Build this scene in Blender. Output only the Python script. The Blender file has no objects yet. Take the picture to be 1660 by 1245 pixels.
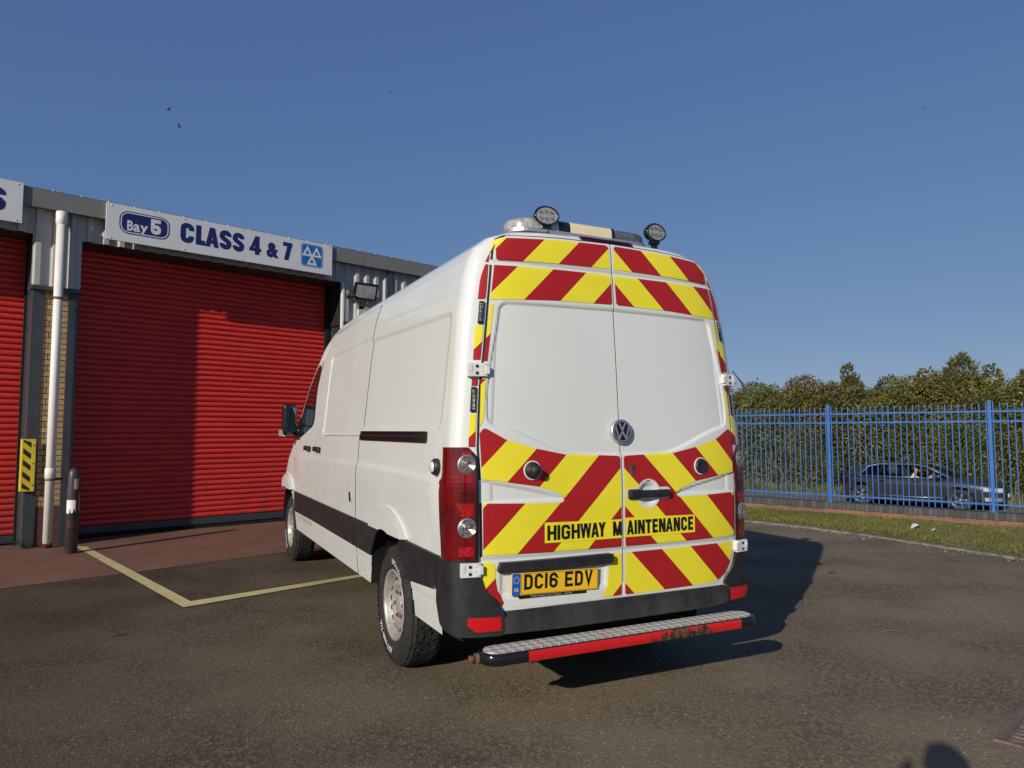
import bpy, bmesh, math, random
import numpy as np
from mathutils import Vector, Matrix
from mathutils.geometry import delaunay_2d_cdt
random.seed(7)
PI = math.pi
scene = bpy.context.scene
C = scene.collection

# ------------------------------------------------------------------ camera
cam_d = bpy.data.cameras.new('camera'); cam = bpy.data.objects.new('camera', cam_d); C.objects.link(cam)
cam_d.sensor_fit = 'HORIZONTAL'; cam_d.sensor_width = 36.0; cam_d.lens = 1150.0/1660.0*36.0
cam_d.clip_start = 0.02; cam_d.clip_end = 3000
cam.location = (0, 0, 1.5); cam.rotation_euler = (PI/2 + 0.0688, 0, 0)
scene.camera = cam

# ------------------------------------------------------------------ light
SUN_EL, SUN_TRAVEL = math.radians(22.8), math.radians(29.5)   # light travels 29.5 deg right of the view
world = bpy.data.worlds.new('World'); scene.world = world; world.use_nodes = True
wn = world.node_tree; wn.nodes.clear()
sky = wn.nodes.new('ShaderNodeTexSky'); sky.sky_type = 'NISHITA'; sky.sun_disc = False
sky.sun_elevation = SUN_EL
sky.sun_rotation = SUN_TRAVEL + PI
sky.altitude = 0; sky.air_density = 0.75; sky.dust_density = 0.35; sky.ozone_density = 4.0
bg = wn.nodes.new('ShaderNodeBackground'); bg.inputs['Strength'].default_value = 0.1
wo = wn.nodes.new('ShaderNodeOutputWorld')
# clear autumn air: a flatter gradient from zenith to horizon than the model sky's
sep_ = wn.nodes.new('ShaderNodeSeparateColor'); cmb_ = wn.nodes.new('ShaderNodeCombineColor'); wn.links.new(sky.outputs[0], sep_.inputs[0])
for i_, (ex_, k_) in enumerate(((.62, .457), (.52, .465), (.36, .552))):
    m0 = wn.nodes.new('ShaderNodeMath'); m0.operation = 'MULTIPLY'; m0.inputs[1].default_value = .085
    m1 = wn.nodes.new('ShaderNodeMath'); m1.operation = 'POWER'; m1.inputs[1].default_value = ex_
    m2 = wn.nodes.new('ShaderNodeMath'); m2.operation = 'MULTIPLY'; m2.inputs[1].default_value = k_/.1
    wn.links.new(sep_.outputs[i_], m0.inputs[0]); wn.links.new(m0.outputs[0], m1.inputs[0]); wn.links.new(m1.outputs[0], m2.inputs[0]); wn.links.new(m2.outputs[0], cmb_.inputs[i_])
wn.links.new(cmb_.outputs[0], bg.inputs[0]); wn.links.new(bg.outputs[0], wo.inputs[0])
sd = bpy.data.lights.new('sun', 'SUN'); sd.energy = 4.6; sd.angle = math.radians(0.53); sd.color = (1.0, 0.925, 0.81)
sun = bpy.data.objects.new('sun', sd); C.objects.link(sun)
trav = Vector((math.sin(SUN_TRAVEL)*math.cos(SUN_EL), math.cos(SUN_TRAVEL)*math.cos(SUN_EL), -math.sin(SUN_EL)))
sun.rotation_euler = trav.to_track_quat('-Z', 'Y').to_euler(); sun.location = (-20, -30, 20)
scene.view_settings.view_transform = 'Standard'; scene.view_settings.look = 'None'
scene.view_settings.exposure = 0.0; scene.view_settings.gamma = 1.0
scene.view_settings.use_curve_mapping = False

# ------------------------------------------------------------------ materials
class NT:
    def __init__(s, name):
        s.m = bpy.data.materials.new(name); s.m.use_nodes = True; s.t = s.m.node_tree
        s.b = s.t.nodes['Principled BSDF']
        s.tc = s.t.nodes.new('ShaderNodeTexCoord')
    def n(s, typ, **kw):
        nd = s.t.nodes.new(typ)
        for k, v in kw.items(): setattr(nd, k, v)
        return nd
    def l(s, a, b): s.t.links.new(a, b)
    def val(s, sock, v):
        if isinstance(v, (int, float)): sock.default_value = v
        elif isinstance(v, (tuple, list)): sock.default_value = tuple(v) + ((1,) if len(v) == 3 and len(sock.default_value) == 4 else ())
        else: s.l(v, sock)
    def math(s, op, a, b=None, c=None, clamp=False):
        nd = s.n('ShaderNodeMath', operation=op); nd.use_clamp = clamp
        s.val(nd.inputs[0], a)
        if b is not None: s.val(nd.inputs[1], b)
        if c is not None: s.val(nd.inputs[2], c)
        return nd.outputs[0]
    def noise(s, scale, detail=3, rough=.55, vec=None, out=0):
        nd = s.n('ShaderNodeTexNoise'); nd.inputs['Scale'].default_value = scale
        nd.inputs['Detail'].default_value = detail; nd.inputs['Roughness'].default_value = rough
        s.l(vec if vec is not None else s.tc.outputs['Object'], nd.inputs['Vector'])
        return nd.outputs[out]
    def ramp(s, fac, stops, const=False):
        nd = s.n('ShaderNodeValToRGB'); cr = nd.color_ramp
        if const: cr.interpolation = 'CONSTANT'
        while len(cr.elements) < len(stops): cr.elements.new(.5)
        for e, (p, c) in zip(cr.elements, stops):
            e.position = p; e.color = (c, c, c, 1) if isinstance(c, (int, float)) else tuple(c) + (1,)
        s.val(nd.inputs[0], fac); return nd.outputs[0]
    def mix(s, fac, a, b, blend='MIX'):
        nd = s.n('ShaderNodeMix'); nd.data_type = 'RGBA'; nd.blend_type = blend
        s.val(nd.inputs[0], fac); s.val(nd.inputs[6], a); s.val(nd.inputs[7], b); return nd.outputs[2]
    def bump(s, h, strength=.3, dist=.01):
        nd = s.n('ShaderNodeBump'); nd.inputs['Strength'].default_value = strength; nd.inputs['Distance'].default_value = dist
        s.l(h, nd.inputs['Height']); s.l(nd.outputs[0], s.b.inputs['Normal']); return nd
    def mapping(s, scale=(1, 1, 1), rot=(0, 0, 0), vec=None):
        nd = s.n('ShaderNodeMapping'); nd.inputs['Scale'].default_value = scale; nd.inputs['Rotation'].default_value = rot
        s.l(vec if vec is not None else s.tc.outputs['Object'], nd.inputs['Vector']); return nd.outputs[0]
    def xyz(s):
        nd = s.n('ShaderNodeSeparateXYZ'); s.l(s.tc.outputs['Object'], nd.inputs[0]); return nd.outputs
    def set(s, **kw):
        for k, v in kw.items(): s.val(s.b.inputs[k.replace('_', ' ')], v)
        return s

def simple(name, col, rough=.5, metal=0., var=.12, scale=6., bump=0., bscale=60., coat=0., spec=.5):
    t = NT(name)
    a = tuple(c*(1-var) for c in col); b = tuple(min(1, c*(1+var)) for c in col)
    t.l(t.ramp(t.noise(scale, 4, .6), [(.3, a), (.7, b)]), t.b.inputs['Base Color'])
    t.l(t.ramp(t.noise(scale*2.3, 3), [(.3, max(0, rough-.06)), (.7, min(1, rough+.06))]), t.b.inputs['Roughness'])
    t.set(Metallic=metal, Specular_IOR_Level=spec, Coat_Weight=coat, Coat_Roughness=.04)
    if bump: t.bump(t.noise(bscale, 4), bump, .004)
    return t.m

M = {}
def paint_white():
    t = NT('van_white_paint')
    x, y, z = t.xyz()
    n1 = t.noise(1.7, 5, .6)
    col = t.ramp(n1, [(.3, (.600, .620, .590)), (.7, (.625, .645, .62))])
    st = t.noise(7, 5, .6, t.mapping((1, 1, .4)))
    low = t.math('SUBTRACT', 1.0, t.math('DIVIDE', z, .95), clamp=True)
    dirt = t.math('MULTIPLY', t.ramp(st, [(.50, 0.0), (.80, .38)]), low)
    t.l(t.mix(dirt, col, (.33, .29, .24)), t.b.inputs['Base Color'])
    t.l(t.ramp(t.noise(3, 3), [(.3, .28), (.75, .36)]), t.b.inputs['Roughness'])
    t.set(Coat_Weight=.55, Coat_Roughness=.05, Specular_IOR_Level=.45)
    t.bump(t.noise(2.2, 2, .4), .05, .02)
    return t.m
M['white'] = paint_white()
M['white_trim'] = simple('white_painted_steel', (.62, .615, .59), .4, var=.06, coat=.2)
M['black_plastic'] = simple('black_moulding_plastic', (.016, .016, .018), .48, var=.35, scale=9, bump=.15, bscale=400)
def bumper_mat():
    t = NT('weathered_bumper_plastic')
    s1 = t.noise(7, 6, .7, t.mapping((1, 1, .3)))
    t.l(t.ramp(s1, [(.35, (.016, .016, .017)), (.62, (.045, .045, .044)), (.85, (.085, .082, .077))]), t.b.inputs['Base Color'])
    t.set(Roughness=.58); t.bump(t.noise(350, 3), .2, .002); return t.m
M['bumper'] = bumper_mat()
M['seal'] = simple('black_rubber_seal', (.006, .006, .006), .7)
M['badge_black'] = simple('badge_black', (.006, .006, .007), .45)
M['led_bowl'] = simple('led_bowl', (.16, .16, .155), .5, metal=.2, var=.5, scale=80)
M['lamp_grey'] = simple('grey_lamp_lens', (.30, .30, .29), .3, metal=.2, var=.35, scale=90, coat=.4)
M['bright'] = simple('satin_chrome', (.62, .62, .62), .38, metal=.85, var=.05)
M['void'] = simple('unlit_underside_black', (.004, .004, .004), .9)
M['glass_dark'] = simple('tinted_van_glass', (.006, .007, .008), .04, var=.05, spec=.7)
M['mirror'] = simple('mirror_glass', (.22, .27, .28), .03, metal=1., var=.02)
M['chrome'] = simple('chrome', (.75, .75, .76), .12, metal=1., var=.05)
M['gloss_black'] = simple('gloss_black_plastic', (.008, .008, .01), .14, var=.2, coat=.3)
M['chip_black'] = simple('black_lettering_vinyl', (.007, .007, .008), .4, var=.1)

P_CH, C_CH = .2125, 1.316
def chevron_mat():
    t = NT('red_yellow_chevron_sheeting')
    x, y, z = t.xyz()
    ax = t.math('ABSOLUTE', x)
    c = t.math('ADD', z, ax)
    k = t.math('DIVIDE', t.math('SUBTRACT', c, C_CH), 2*P_CH)
    fr = t.math('FRACT', t.math('ADD', k, 10.0))
    isred = t.math('LESS_THAN', fr, .5)
    # tiny honeycomb of the reflective film
    vo = t.n('ShaderNodeTexVoronoi'); vo.feature = 'DISTANCE_TO_EDGE'; vo.inputs['Scale'].default_value = 85
    vo.inputs['Randomness'].default_value = .25
    t.l(t.mapping((1, .0, 1)), vo.inputs['Vector'])
    hc = t.ramp(vo.outputs[0], [(.04, 0.), (.16, 1.)])
    nz = t.noise(5, 4, .6)
    red = t.mix(hc, (.40, .022, .022), t.ramp(nz, [(.3, (.27, .004, .006)), (.7, (.33, .007, .009))]))
    yel = t.mix(hc, (.70, .60, .05), t.ramp(nz, [(.3, (.72, .63, .012)), (.7, (.80, .71, .02))]))
    t.l(t.mix(isred, yel, red), t.b.inputs['Base Color'])
    t.set(Roughness=.42, Specular_IOR_Level=.4); return t.m
M['chevron'] = chevron_mat()
M['vinyl_yellow'] = simple('yellow_vinyl', (.76, .67, .02), .4, var=.05)
M['vinyl_red'] = simple('red_reflective_vinyl', (.30, .005, .008), .4, var=.08)
def lens_red():
    t = NT('red_tail_lens')
    w = t.n('ShaderNodeTexWave'); w.wave_type = 'BANDS'; w.bands_direction = 'Z'; w.inputs['Scale'].default_value = 14
    w.inputs['Distortion'].default_value = .6
    t.l(t.tc.outputs['Object'], w.inputs['Vector'])
    nz = t.noise(6, 3)
    a = t.ramp(nz, [(.35, (.075, .0015, .003)), (.55, (.12, .002, .004)), (.72, (.19, .004, .007))])
    t.l(t.mix(t.math('MULTIPLY', w.outputs[1], .18), a, (.10, .002, .003)), t.b.inputs['Base Color'])
    t.set(Roughness=.1, Coat_Weight=.7, Coat_Roughness=.03); t.bump(w.outputs[1], .05, .004); return t.m
M['lens_red'] = lens_red()
M['lens_dark'] = simple('dark_red_lens', (.06, .002, .004), .12, var=.3, coat=.7)
M['lens_mid'] = simple('patterned_red_lens', (.27, .005, .008), .2, var=.75, scale=60, coat=.6)
M['lens_upper'] = simple('upper_red_lens', (.20, .004, .007), .12, var=.35, scale=14, coat=.7)
M['reflector'] = simple('red_reflector', (.50, .006, .012), .18, var=.1, scale=60, coat=.7)
def lens_clear():
    t = NT('clear_reverse_lens')
    vo = t.n('ShaderNodeTexVoronoi'); vo.inputs['Scale'].default_value = 95
    t.l(t.tc.outputs['Object'], vo.inputs['Vector'])
    t.l(t.ramp(vo.outputs['Distance'], [(.1, (.62, .60, .57)), (.5, (.40, .38, .36)), (.9, (.16, .14, .13))]), t.b.inputs['Base Color'])
    t.set(Metallic=.75, Roughness=.22, Coat_Weight=.5); return t.m
M['lens_clear'] = lens_clear()
def led_lens():
    t = NT('led_cluster_lens')
    vo = t.n('ShaderNodeTexVoronoi'); vo.inputs['Scale'].default_value = 42; vo.inputs['Randomness'].default_value = .2
    t.l(t.tc.outputs['Object'], vo.inputs['Vector'])
    t.l(t.ramp(vo.outputs['Distance'], [(.1, (.75, .70, .62)), (.35, (.28, .26, .24)), (.6, (.06, .06, .06))]), t.b.inputs['Base Color'])
    t.set(Metallic=.2, Roughness=.35); return t.m
M['led'] = led_lens()
M['lens_bulb'] = simple('amber_grey_bulb', (.20, .13, .08), .2, var=.4, scale=80, metal=.3, coat=.8)
M['smoke'] = simple('smoked_beacon_lens', (.12, .13, .14), .12, var=.5, scale=25, metal=.25, coat=.7)
M['clear_bar'] = simple('clear_beacon_lens', (.42, .41, .38), .15, var=.5, scale=30, metal=.3, coat=.7)
M['cream'] = simple('cream_beacon_panel', (.66, .56, .36), .35, var=.08)
M['alu'] = simple('aluminium', (.55, .55, .55), .38, metal=.8, var=.12)
def rim_mat():
    t = NT('rusty_silver_steel_rim')
    n1 = t.noise(22, 6, .7)
    t.l(t.ramp(n1, [(.38, (.42, .41, .39)), (.58, (.36, .33, .28)), (.69, (.20, .13, .07)), (.82, (.09, .045, .022))]), t.b.inputs['Base Color'])
    t.set(Metallic=.35, Roughness=.42); return t.m
M['rim'] = rim_mat()
def tyre_mat():
    t = NT('tyre_rubber')
    t.l(t.ramp(t.noise(20, 5, .65), [(.35, (.010, .010, .010)), (.75, (.028, .026, .024))]), t.b.inputs['Base Color'])
    t.set(Roughness=.78); t.bump(t.noise(120, 4), .3, .003); return t.m
M['tyre'] = tyre_mat()
M['tyre_white'] = simple('white_tyre_lettering', (.46, .45, .43), .6, var=.25, scale=60)
M['rust'] = simple('rusty_steel', (.10, .05, .028), .85, var=.5, scale=40, bump=.4)
def step_mat():
    t = NT('chequer_plate')
    v = t.mapping((1, 1, 1), (0, 0, PI/4))
    ck = t.n('ShaderNodeTexChecker'); ck.inputs['Scale'].default_value = 27; t.l(v, ck.inputs['Vector'])
    w1 = t.n('ShaderNodeTexWave'); w1.bands_direction = 'X'; w1.inputs['Scale'].default_value = 34; t.l(v, w1.inputs['Vector'])
    w2 = t.n('ShaderNodeTexWave'); w2.bands_direction = 'Y'; w2.inputs['Scale'].default_value = 34; t.l(v, w2.inputs['Vector'])
    h = t.mix(ck.outputs[1], w1.outputs[0], w2.outputs[0])
    n1 = t.noise(9, 5, .7)
    base = t.mix(ck.outputs[1], (.90, .87, .80), (.46, .44, .40))  # bright and dull squares: how the crossed bars catch light, put into colour
    t.l(t.mix(t.ramp(n1, [(.55, 0.), (.78, .45)]), base, (.26, .22, .18)), t.b.inputs['Base Color'])
    t.set(Metallic=.25, Roughness=.45); t.bump(h, .5, .004); return t.m
M['step'] = step_mat()
def tape_mat():
    t = NT('worn_red_tape')
    x, y, z = t.xyz()
    n1 = t.noise(26, 6, .75)
    right = t.math('SUBTRACT', 1.25, t.math('ABSOLUTE', t.math('MULTIPLY', t.math('SUBTRACT', x, .32), 4.6)), clamp=True)
    zz = t.math('ADD', .22, t.math('MULTIPLY', t.math('SUBTRACT', .41, z), 7.0))
    big = t.noise(7, 3, .5)
    wear = t.math('ADD', n1, t.math('MULTIPLY', right, t.math('MULTIPLY', zz, t.math('MULTIPLY', big, 1.6))))
    chips = t.ramp(wear, [(.60, 0.), (.62, 1.)])
    t.l(t.mix(chips, (.52, .009, .010), t.ramp(t.noise(45, 4), [(.4, (.018, .014, .012)), (.62, (.13, .06, .025))])), t.b.inputs['Base Color'])
    t.set(Roughness=.45); return t.m
M['tape'] = tape_mat()
M['plate_yellow'] = simple('yellow_number_plate', (.80, .47, .02), .35, var=.05)
M['plate_blue'] = simple('blue_plate_band', (.005, .10, .42), .35)

# setting materials
def asphalt():
    t = NT('asphalt')
    vo = t.n('ShaderNodeTexVoronoi'); vo.inputs['Scale'].default_value = 120; t.l(t.tc.outputs['Object'], vo.inputs['Vector'])
    vo2 = t.n('ShaderNodeTexVoronoi'); vo2.inputs['Scale'].default_value = 38; t.l(t.tc.outputs['Object'], vo2.inputs['Vector'])
    big = t.noise(.35, 5, .6); mid = t.noise(2.2, 5, .65); fine = t.noise(160, 3, .7)
    base = t.ramp(big, [(.3, (.200, .160, .108)), (.7, (.236, .188, .130))])
    px, py, pz = t.xyz()
    side_tone = t.math('MULTIPLY_ADD', t.noise(.22, 3), 5.0, t.math('MULTIPLY', px, .9))     # paler towards the right of the yard, darker by the bays
    base = t.mix(t.ramp(t.math('MULTIPLY_ADD', side_tone, .17, .35), [(.25, 1.), (.8, 0.)]), base, (.084, .066, .045))
    base = t.mix(t.ramp(mid, [(.35, .22), (.65, 0.)]), base, (.085, .071, .053))
    oil = t.noise(.9, 2, .4, t.mapping((1, 1, 1), (0, 0, .4)))
    base = t.mix(t.ramp(oil, [(.70, 0.), (.76, .45)]), base, (.055, .047, .038))
    track = t.noise(1.0, 4, .6, t.mapping((.10, 1.6, 1), (0, 0, -1.05)))
    base = t.mix(t.ramp(track, [(.56, 0.), (.68, .22)]), base, (.07, .058, .044))
    sep = t.n('ShaderNodeSeparateColor'); t.l(vo.outputs['Color'], sep.inputs[0])
    st = t.ramp(sep.outputs[0], [(.0, (.70, .70, .70)), (.6, (.97, .97, .97)), (.93, (1.14, 1.13, 1.10)), (.985, (1.25, 1.24, 1.2)), (.995, (2.3, 2.2, 2.05))])
    base = t.mix(1.0, base, st, 'MULTIPLY')
    pits = t.ramp(vo2.outputs['Distance'], [(.25, 1.0), (.62, .55)])
    base = t.mix(t.ramp(t.noise(1.1, 3), [(.4, .0), (.6, .9)]), base, t.mix(1.0, base, pits, 'MULTIPLY'))
    t.l(base, t.b.inputs['Base Color'])
    t.set(Roughness=.9, Specular_IOR_Level=.12)
    h = t.math('ADD', t.math('MULTIPLY', vo.outputs['Distance'], -1.0), t.math('MULTIPLY', fine, .4))
    t.bump(h, .5, .005); return t.m
M['asphalt'] = asphalt()
def apron():
    t = NT('red_painted_concrete')
    n1 = t.noise(1.3, 6, .7); n2 = t.noise(16, 5, .7); n3 = t.noise(5, 6, .75)
    c = t.ramp(n1, [(.3, (.135, .064, .040)), (.7, (.20, .10, .066))])
    c = t.mix(t.ramp(n2, [(.45, 0.), (.8, .5)]), c, (.055, .030, .026))
    c = t.mix(t.ramp(n3, [(.62, 0.), (.72, .75)]), c, (.24, .19, .17))
    t.l(c, t.b.inputs['Base Color']); t.set(Roughness=.7); t.bump(t.noise(90, 4), .3, .004); return t.m
M['apron'] = apron()
def yline():
    t = NT('worn_yellow_line_paint')
    n1 = t.noise(60, 5, .75); n2 = t.noise(4, 4)
    c = t.ramp(n2, [(.3, (.46, .38, .17)), (.7, (.56, .48, .24))])
    t.l(t.mix(t.ramp(n1, [(.54, 0.), (.66, .8)]), c, (.10, .085, .065)), t.b.inputs['Base Color'])
    t.set(Roughness=.75); t.bump(t.noise(140, 3), .4, .004); return t.m
M['yline'] = yline()
def turf():
    t = NT('turf')
    n1 = t.noise(.9, 6, .7); n2 = t.noise(25, 5, .7)
    c = t.ramp(n1, [(.3, (.10, .11, .03)), (.7, (.18, .18, .05))])
    t.l(t.mix(t.ramp(n2, [(.35, .7), (.6, 0.)]), c, (.06, .055, .025)), t.b.inputs['Base Color'])
    t.set(Roughness=.9); t.bump(n2, .8, .03); return t.m
M['turf'] = turf()
def blade(name, a, b, c):
    t = NT(name); at = t.n('ShaderNodeAttribute'); at.attribute_name = 'tone'
    oi = t.n('ShaderNodeObjectInfo')
    col = t.mix(1.0, t.ramp(at.outputs['Fac'], [(.0, a), (.5, b), (1., c)]), t.ramp(oi.outputs['Random'], [(.0, (.72, .80, .72)), (.35, (1.18, 1.0, .85)), (.7, (.92, 1.05, .95)), (1., (1.15, 1.12, 1.0))]), 'MULTIPLY')
    patchy = t.noise(.9, 4, .6)
    col = t.mix(1.0, col, t.ramp(patchy, [(.3, (.70, .72, .70)), (.5, (1., 1., 1.)), (.7, (1.25, 1.12, .95))]), 'MULTIPLY')
    t.l(col, t.b.inputs['Base Color'])
    t.set(Roughness=.6, Specular_IOR_Level=.3, Subsurface_Weight=0.0)
    tr = t.n('ShaderNodeBsdfTranslucent'); t.l(t.b.inputs['Base Color'].links[0].from_socket, tr.inputs[0])
    mx = t.n('ShaderNodeMixShader'); mx.inputs[0].default_value = .35
    out = [n for n in t.t.nodes if n.type == 'OUTPUT_MATERIAL'][0]
    t.l(t.b.outputs[0], mx.inputs[1]); t.l(tr.outputs[0], mx.inputs[2]); t.l(mx.outputs[0], out.inputs[0])
    return t.m
M['grass'] = blade('grass_blades', (.10, .12, .025), (.19, .20, .05), (.33, .29, .10))
M['leaf_a'] = blade('leaves_mixed_green', (.05, .058, .018), (.135, .138, .042), (.30, .26, .10))
M['leaf_b'] = blade('leaves_olive', (.06, .058, .02), (.165, .145, .05), (.32, .25, .10))
M['leaf_c'] = blade('leaves_fresh_green', (.05, .066, .018), (.15, .165, .045), (.31, .28, .10))
M['bark'] = simple('bark', (.22, .17, .11), .9, var=.4, scale=12, bump=.5)
def brick(name, c1, c2, mort, painted=None):
    t = NT(name)
    bt = t.n('ShaderNodeTexBrick'); bt.offset = .5
    mp = t.n('ShaderNodeMapping'); mp.inputs['Rotation'].default_value = (PI/2, 0, 0)
    t.l(t.tc.outputs['Object'], mp.inputs['Vector'])
    sp = t.n('ShaderNodeSeparateXYZ'); t.l(t.tc.outputs['Object'], sp.inputs[0])
    cb = t.n('ShaderNodeCombineXYZ'); t.l(sp.outputs[0], cb.inputs[0]); t.l(sp.outputs[2], cb.inputs[1])
    t.l(cb.outputs[0], bt.inputs['Vector'])
    bt.inputs['Scale'].default_value = 1.0; bt.inputs['Mortar Size'].default_value = .006
    bt.inputs['Brick Width'].default_value = .225; bt.inputs['Row Height'].default_value = .075
    bt.inputs['Mortar Smooth'].default_value = .2; bt.inputs['Bias'].default_value = -.1
    t.val(bt.inputs['Color1'], c1); t.val(bt.inputs['Color2'], c2); t.val(bt.inputs['Mortar'], mort)
    c = t.mix(.75, bt.outputs[0], t.ramp(t.noise(30, 5, .7), [(.3, (.55, .55, .55)), (.7, (1.25, 1.22, 1.2))]), 'MULTIPLY')
    if painted:
        edge = t.math('LESS_THAN', t.math('ADD', sp.outputs[2], t.math('MULTIPLY', t.noise(9, 4), .06)), .56)
        pc = t.ramp(t.noise(13, 6, .75), [(.3, (.070, .026, .020)), (.62, (.11, .046, .036)), (.75, (.22, .17, .15))])
        c = t.mix(edge, c, pc)
    t.l(c, t.b.inputs['Base Color']); t.set(Roughness=.88)
    h = t.math('ADD', t.math('MULTIPLY', bt.outputs['Fac'], -1.), t.math('MULTIPLY', t.noise(80, 4), .35))
    t.bump(h, .8, .008); return t.m
M['buff_brick'] = brick('buff_brick', (.50, .34, .16), (.38, .26, .14), (.055, .045, .038), True)
M['red_brick'] = brick('red_brick', (.25, .115, .075), (.13, .062, .045), (.20, .17, .14))
def coping():
    t = NT('blue_grey_coping_brick')
    x, y, z = t.xyz()
    k = t.math('FRACT', t.math('DIVIDE', x, .076))
    j = t.math('GREATER_THAN', t.math('ABSOLUTE', t.math('SUBTRACT', k, .5)), .42)
    fl = t.math('FLOOR', t.math('DIVIDE', x, .076))
    wn_ = t.n('ShaderNodeTexWhiteNoise'); wn_.noise_dimensions = '1D'; t.l(fl, wn_.inputs['W'])
    c = t.ramp(wn_.outputs[0], [(.0, (.035, .037, .042)), (1., (.075, .076, .078))])
    t.l(t.mix(j, c, (.028, .026, .024)), t.b.inputs['Base Color']); t.set(Roughness=.7); t.bump(t.math('SUBTRACT', 1., j), .6, .006); return t.m
M['coping'] = coping()
M['shutter'] = None
def shutter_mat():
    t = NT('red_shutter_paint')
    n1 = t.noise(3, 5, .65, t.mapping((1, 1, 6))); 
    x, y, z = t.xyz()
    c = t.ramp(n1, [(.3, (.45, .026, .021)), (.7, (.58, .036, .028))])
    st = t.noise(6, 5, .7, t.mapping((1, 1, .12)))
    grime = t.math('MULTIPLY', t.ramp(st, [(.45, 0.), (.72, .55)]), t.math('SUBTRACT', 1.15, t.math('MULTIPLY', z, .9), clamp=True))
    c = t.mix(grime, c, (.16, .05, .04))
    c = t.mix(t.ramp(t.noise(40, 3, .6), [(.70, 0.), (.76, .5)]), c, (.30, .10, .08))
    t.l(c, t.b.inputs['Base Color'])
    t.set(Roughness=.42, Specular_IOR_Level=.4); return t.m
M['shutter'] = shutter_mat()
M['clad'] = simple('pale_grey_cladding', (.36, .36, .34), .5, var=.08, scale=4)
M['frame_grey'] = simple('dark_grey_steel', (.036, .042, .050), .5, var=.15, scale=8)
M['fascia'] = simple('grey_fascia_metal', (.165, .165, .152), .45, var=.06, scale=3)
M['roof'] = simple('roof_sheet', (.20, .20, .20), .6)
M['sign_white'] = simple('white_sign_panel', (.60, .61, .62), .35, var=.03, scale=2)
M['navy'] = simple('navy_sign_vinyl', (.010, .014, .105), .4, var=.08)
M['mot_blue'] = simple('blue_sign_vinyl', (.008, .13, .42), .4, var=.05)
M['pipe'] = None
def pipe_mat():
    t = NT('white_painted_pipe')
    x, y, z = t.xyz()
    n1 = t.noise(30, 6, .75, t.mapping((1, 1, .35)))
    low = t.math('SUBTRACT', .62, t.math('MULTIPLY', z, .10), clamp=True)
    c = t.ramp(t.noise(3, 4), [(.3, (.66, .64, .58)), (.7, (.74, .72, .67))])
    peel = t.math('GREATER_THAN', n1, t.math('ADD', .60, t.math('MULTIPLY', z, .10)))
    c = t.mix(peel, c, (.30, .27, .24))
    red = t.math('LESS_THAN', t.math('ADD', z, t.math('MULTIPLY', t.noise(25, 4), .12)), .12)
    t.l(t.mix(red, c, (.16, .035, .03)), t.b.inputs['Base Color']); t.set(Roughness=.5); return t.m
M['pipe'] = pipe_mat()
def bollard_mat():
    t = NT('scuffed_black_bollard')
    x, y, z = t.xyz()
    n1 = t.noise(14, 6, .7)
    c = t.ramp(t.noise(9, 5, .7, t.mapping((1, 1, .3))), [(.35, (.022, .023, .025)), (.7, (.07, .068, .066))])
    sc = t.math('MULTIPLY', t.math('GREATER_THAN', n1, .57), t.math('MULTIPLY', t.math('GREATER_THAN', z, .16), t.math('LESS_THAN', z, .42)))
    c = t.mix(sc, c, (.20, .035, .03))
    base = t.math('LESS_THAN', t.math('ADD', z, t.math('MULTIPLY', n1, .06)), .07)
    t.l(t.mix(base, c, (.15, .045, .035)), t.b.inputs['Base Color']); t.set(Roughness=.45); return t.m
M['bollard'] = bollard_mat()
M['pink'] = simple('faded_pink_reflector', (.55, .27, .25), .4, var=.1)
M['white_sticker'] = simple('torn_white_sticker', (.66, .65, .58), .5, var=.08)
M['haz_yellow'] = simple('hazard_yellow_paint', (.60, .46, .03), .4, var=.12)
M['haz_black'] = simple('hazard_black_paint', (.012, .012, .012), .4)
M['blue_steel'] = simple('blue_fence_paint', (.032, .115, .335), .42, var=.15, scale=3)
M['iron'] = simple('cast_iron', (.060, .046, .040), .7, var=.35, scale=20, bump=.4)
M['gully_iron'] = simple('rusty_grate_iron', (.135, .092, .070), .75, var=.4, scale=24, bump=.4)
M['soil'] = simple('bare_soil', (.075, .055, .038), .95, var=.4, scale=9, bump=.6)
M['kerb'] = simple('concrete_kerb', (.17, .15, .12), .9, var=.55, scale=9, bump=.4)
M['car_grey'] = simple('dark_grey_car_paint', (.030, .036, .042), .3, metal=.35, var=.08, coat=.8)
M['car_silver'] = simple('bright_car_trim', (.36, .36, .36), .35, metal=.6)
M['headlamp'] = simple('headlamp_glass', (.60, .62, .64), .1, metal=.3, coat=.8)
def pane_mat():
    t = NT('car_window_glass')
    tr = t.n('ShaderNodeBsdfTransparent'); tr.inputs[0].default_value = (.30, .33, .32, 1)
    gl = t.n('ShaderNodeBsdfGlossy'); gl.inputs['Roughness'].default_value = .03
    fr = t.n('ShaderNodeFresnel'); fr.inputs[0].default_value = 1.5
    mx = t.n('ShaderNodeMixShader'); out = [n for n in t.t.nodes if n.type == 'OUTPUT_MATERIAL'][0]
    t.l(fr.outputs[0], mx.inputs[0]); t.l(tr.outputs[0], mx.inputs[1]); t.l(gl.outputs[0], mx.inputs[2]); t.l(mx.outputs[0], out.inputs[0])
    return t.m
M['pane'] = pane_mat()
M['interior'] = simple('dark_upholstery', (.012, .012, .013), .8)
M['alloy'] = simple('alloy_wheel', (.20, .20, .205), .35, metal=.6)
M['skin'] = simple('skin', (.45, .25, .18), .55, var=.12, scale=20)
M['hair'] = simple('dark_hair', (.025, .016, .011), .6, var=.3, scale=60)
M['shirt'] = simple('pale_shirt', (.48, .48, .47), .8, var=.1)
M['jacket'] = simple('navy_jacket', (.02, .028, .05), .85, var=.2)
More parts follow.
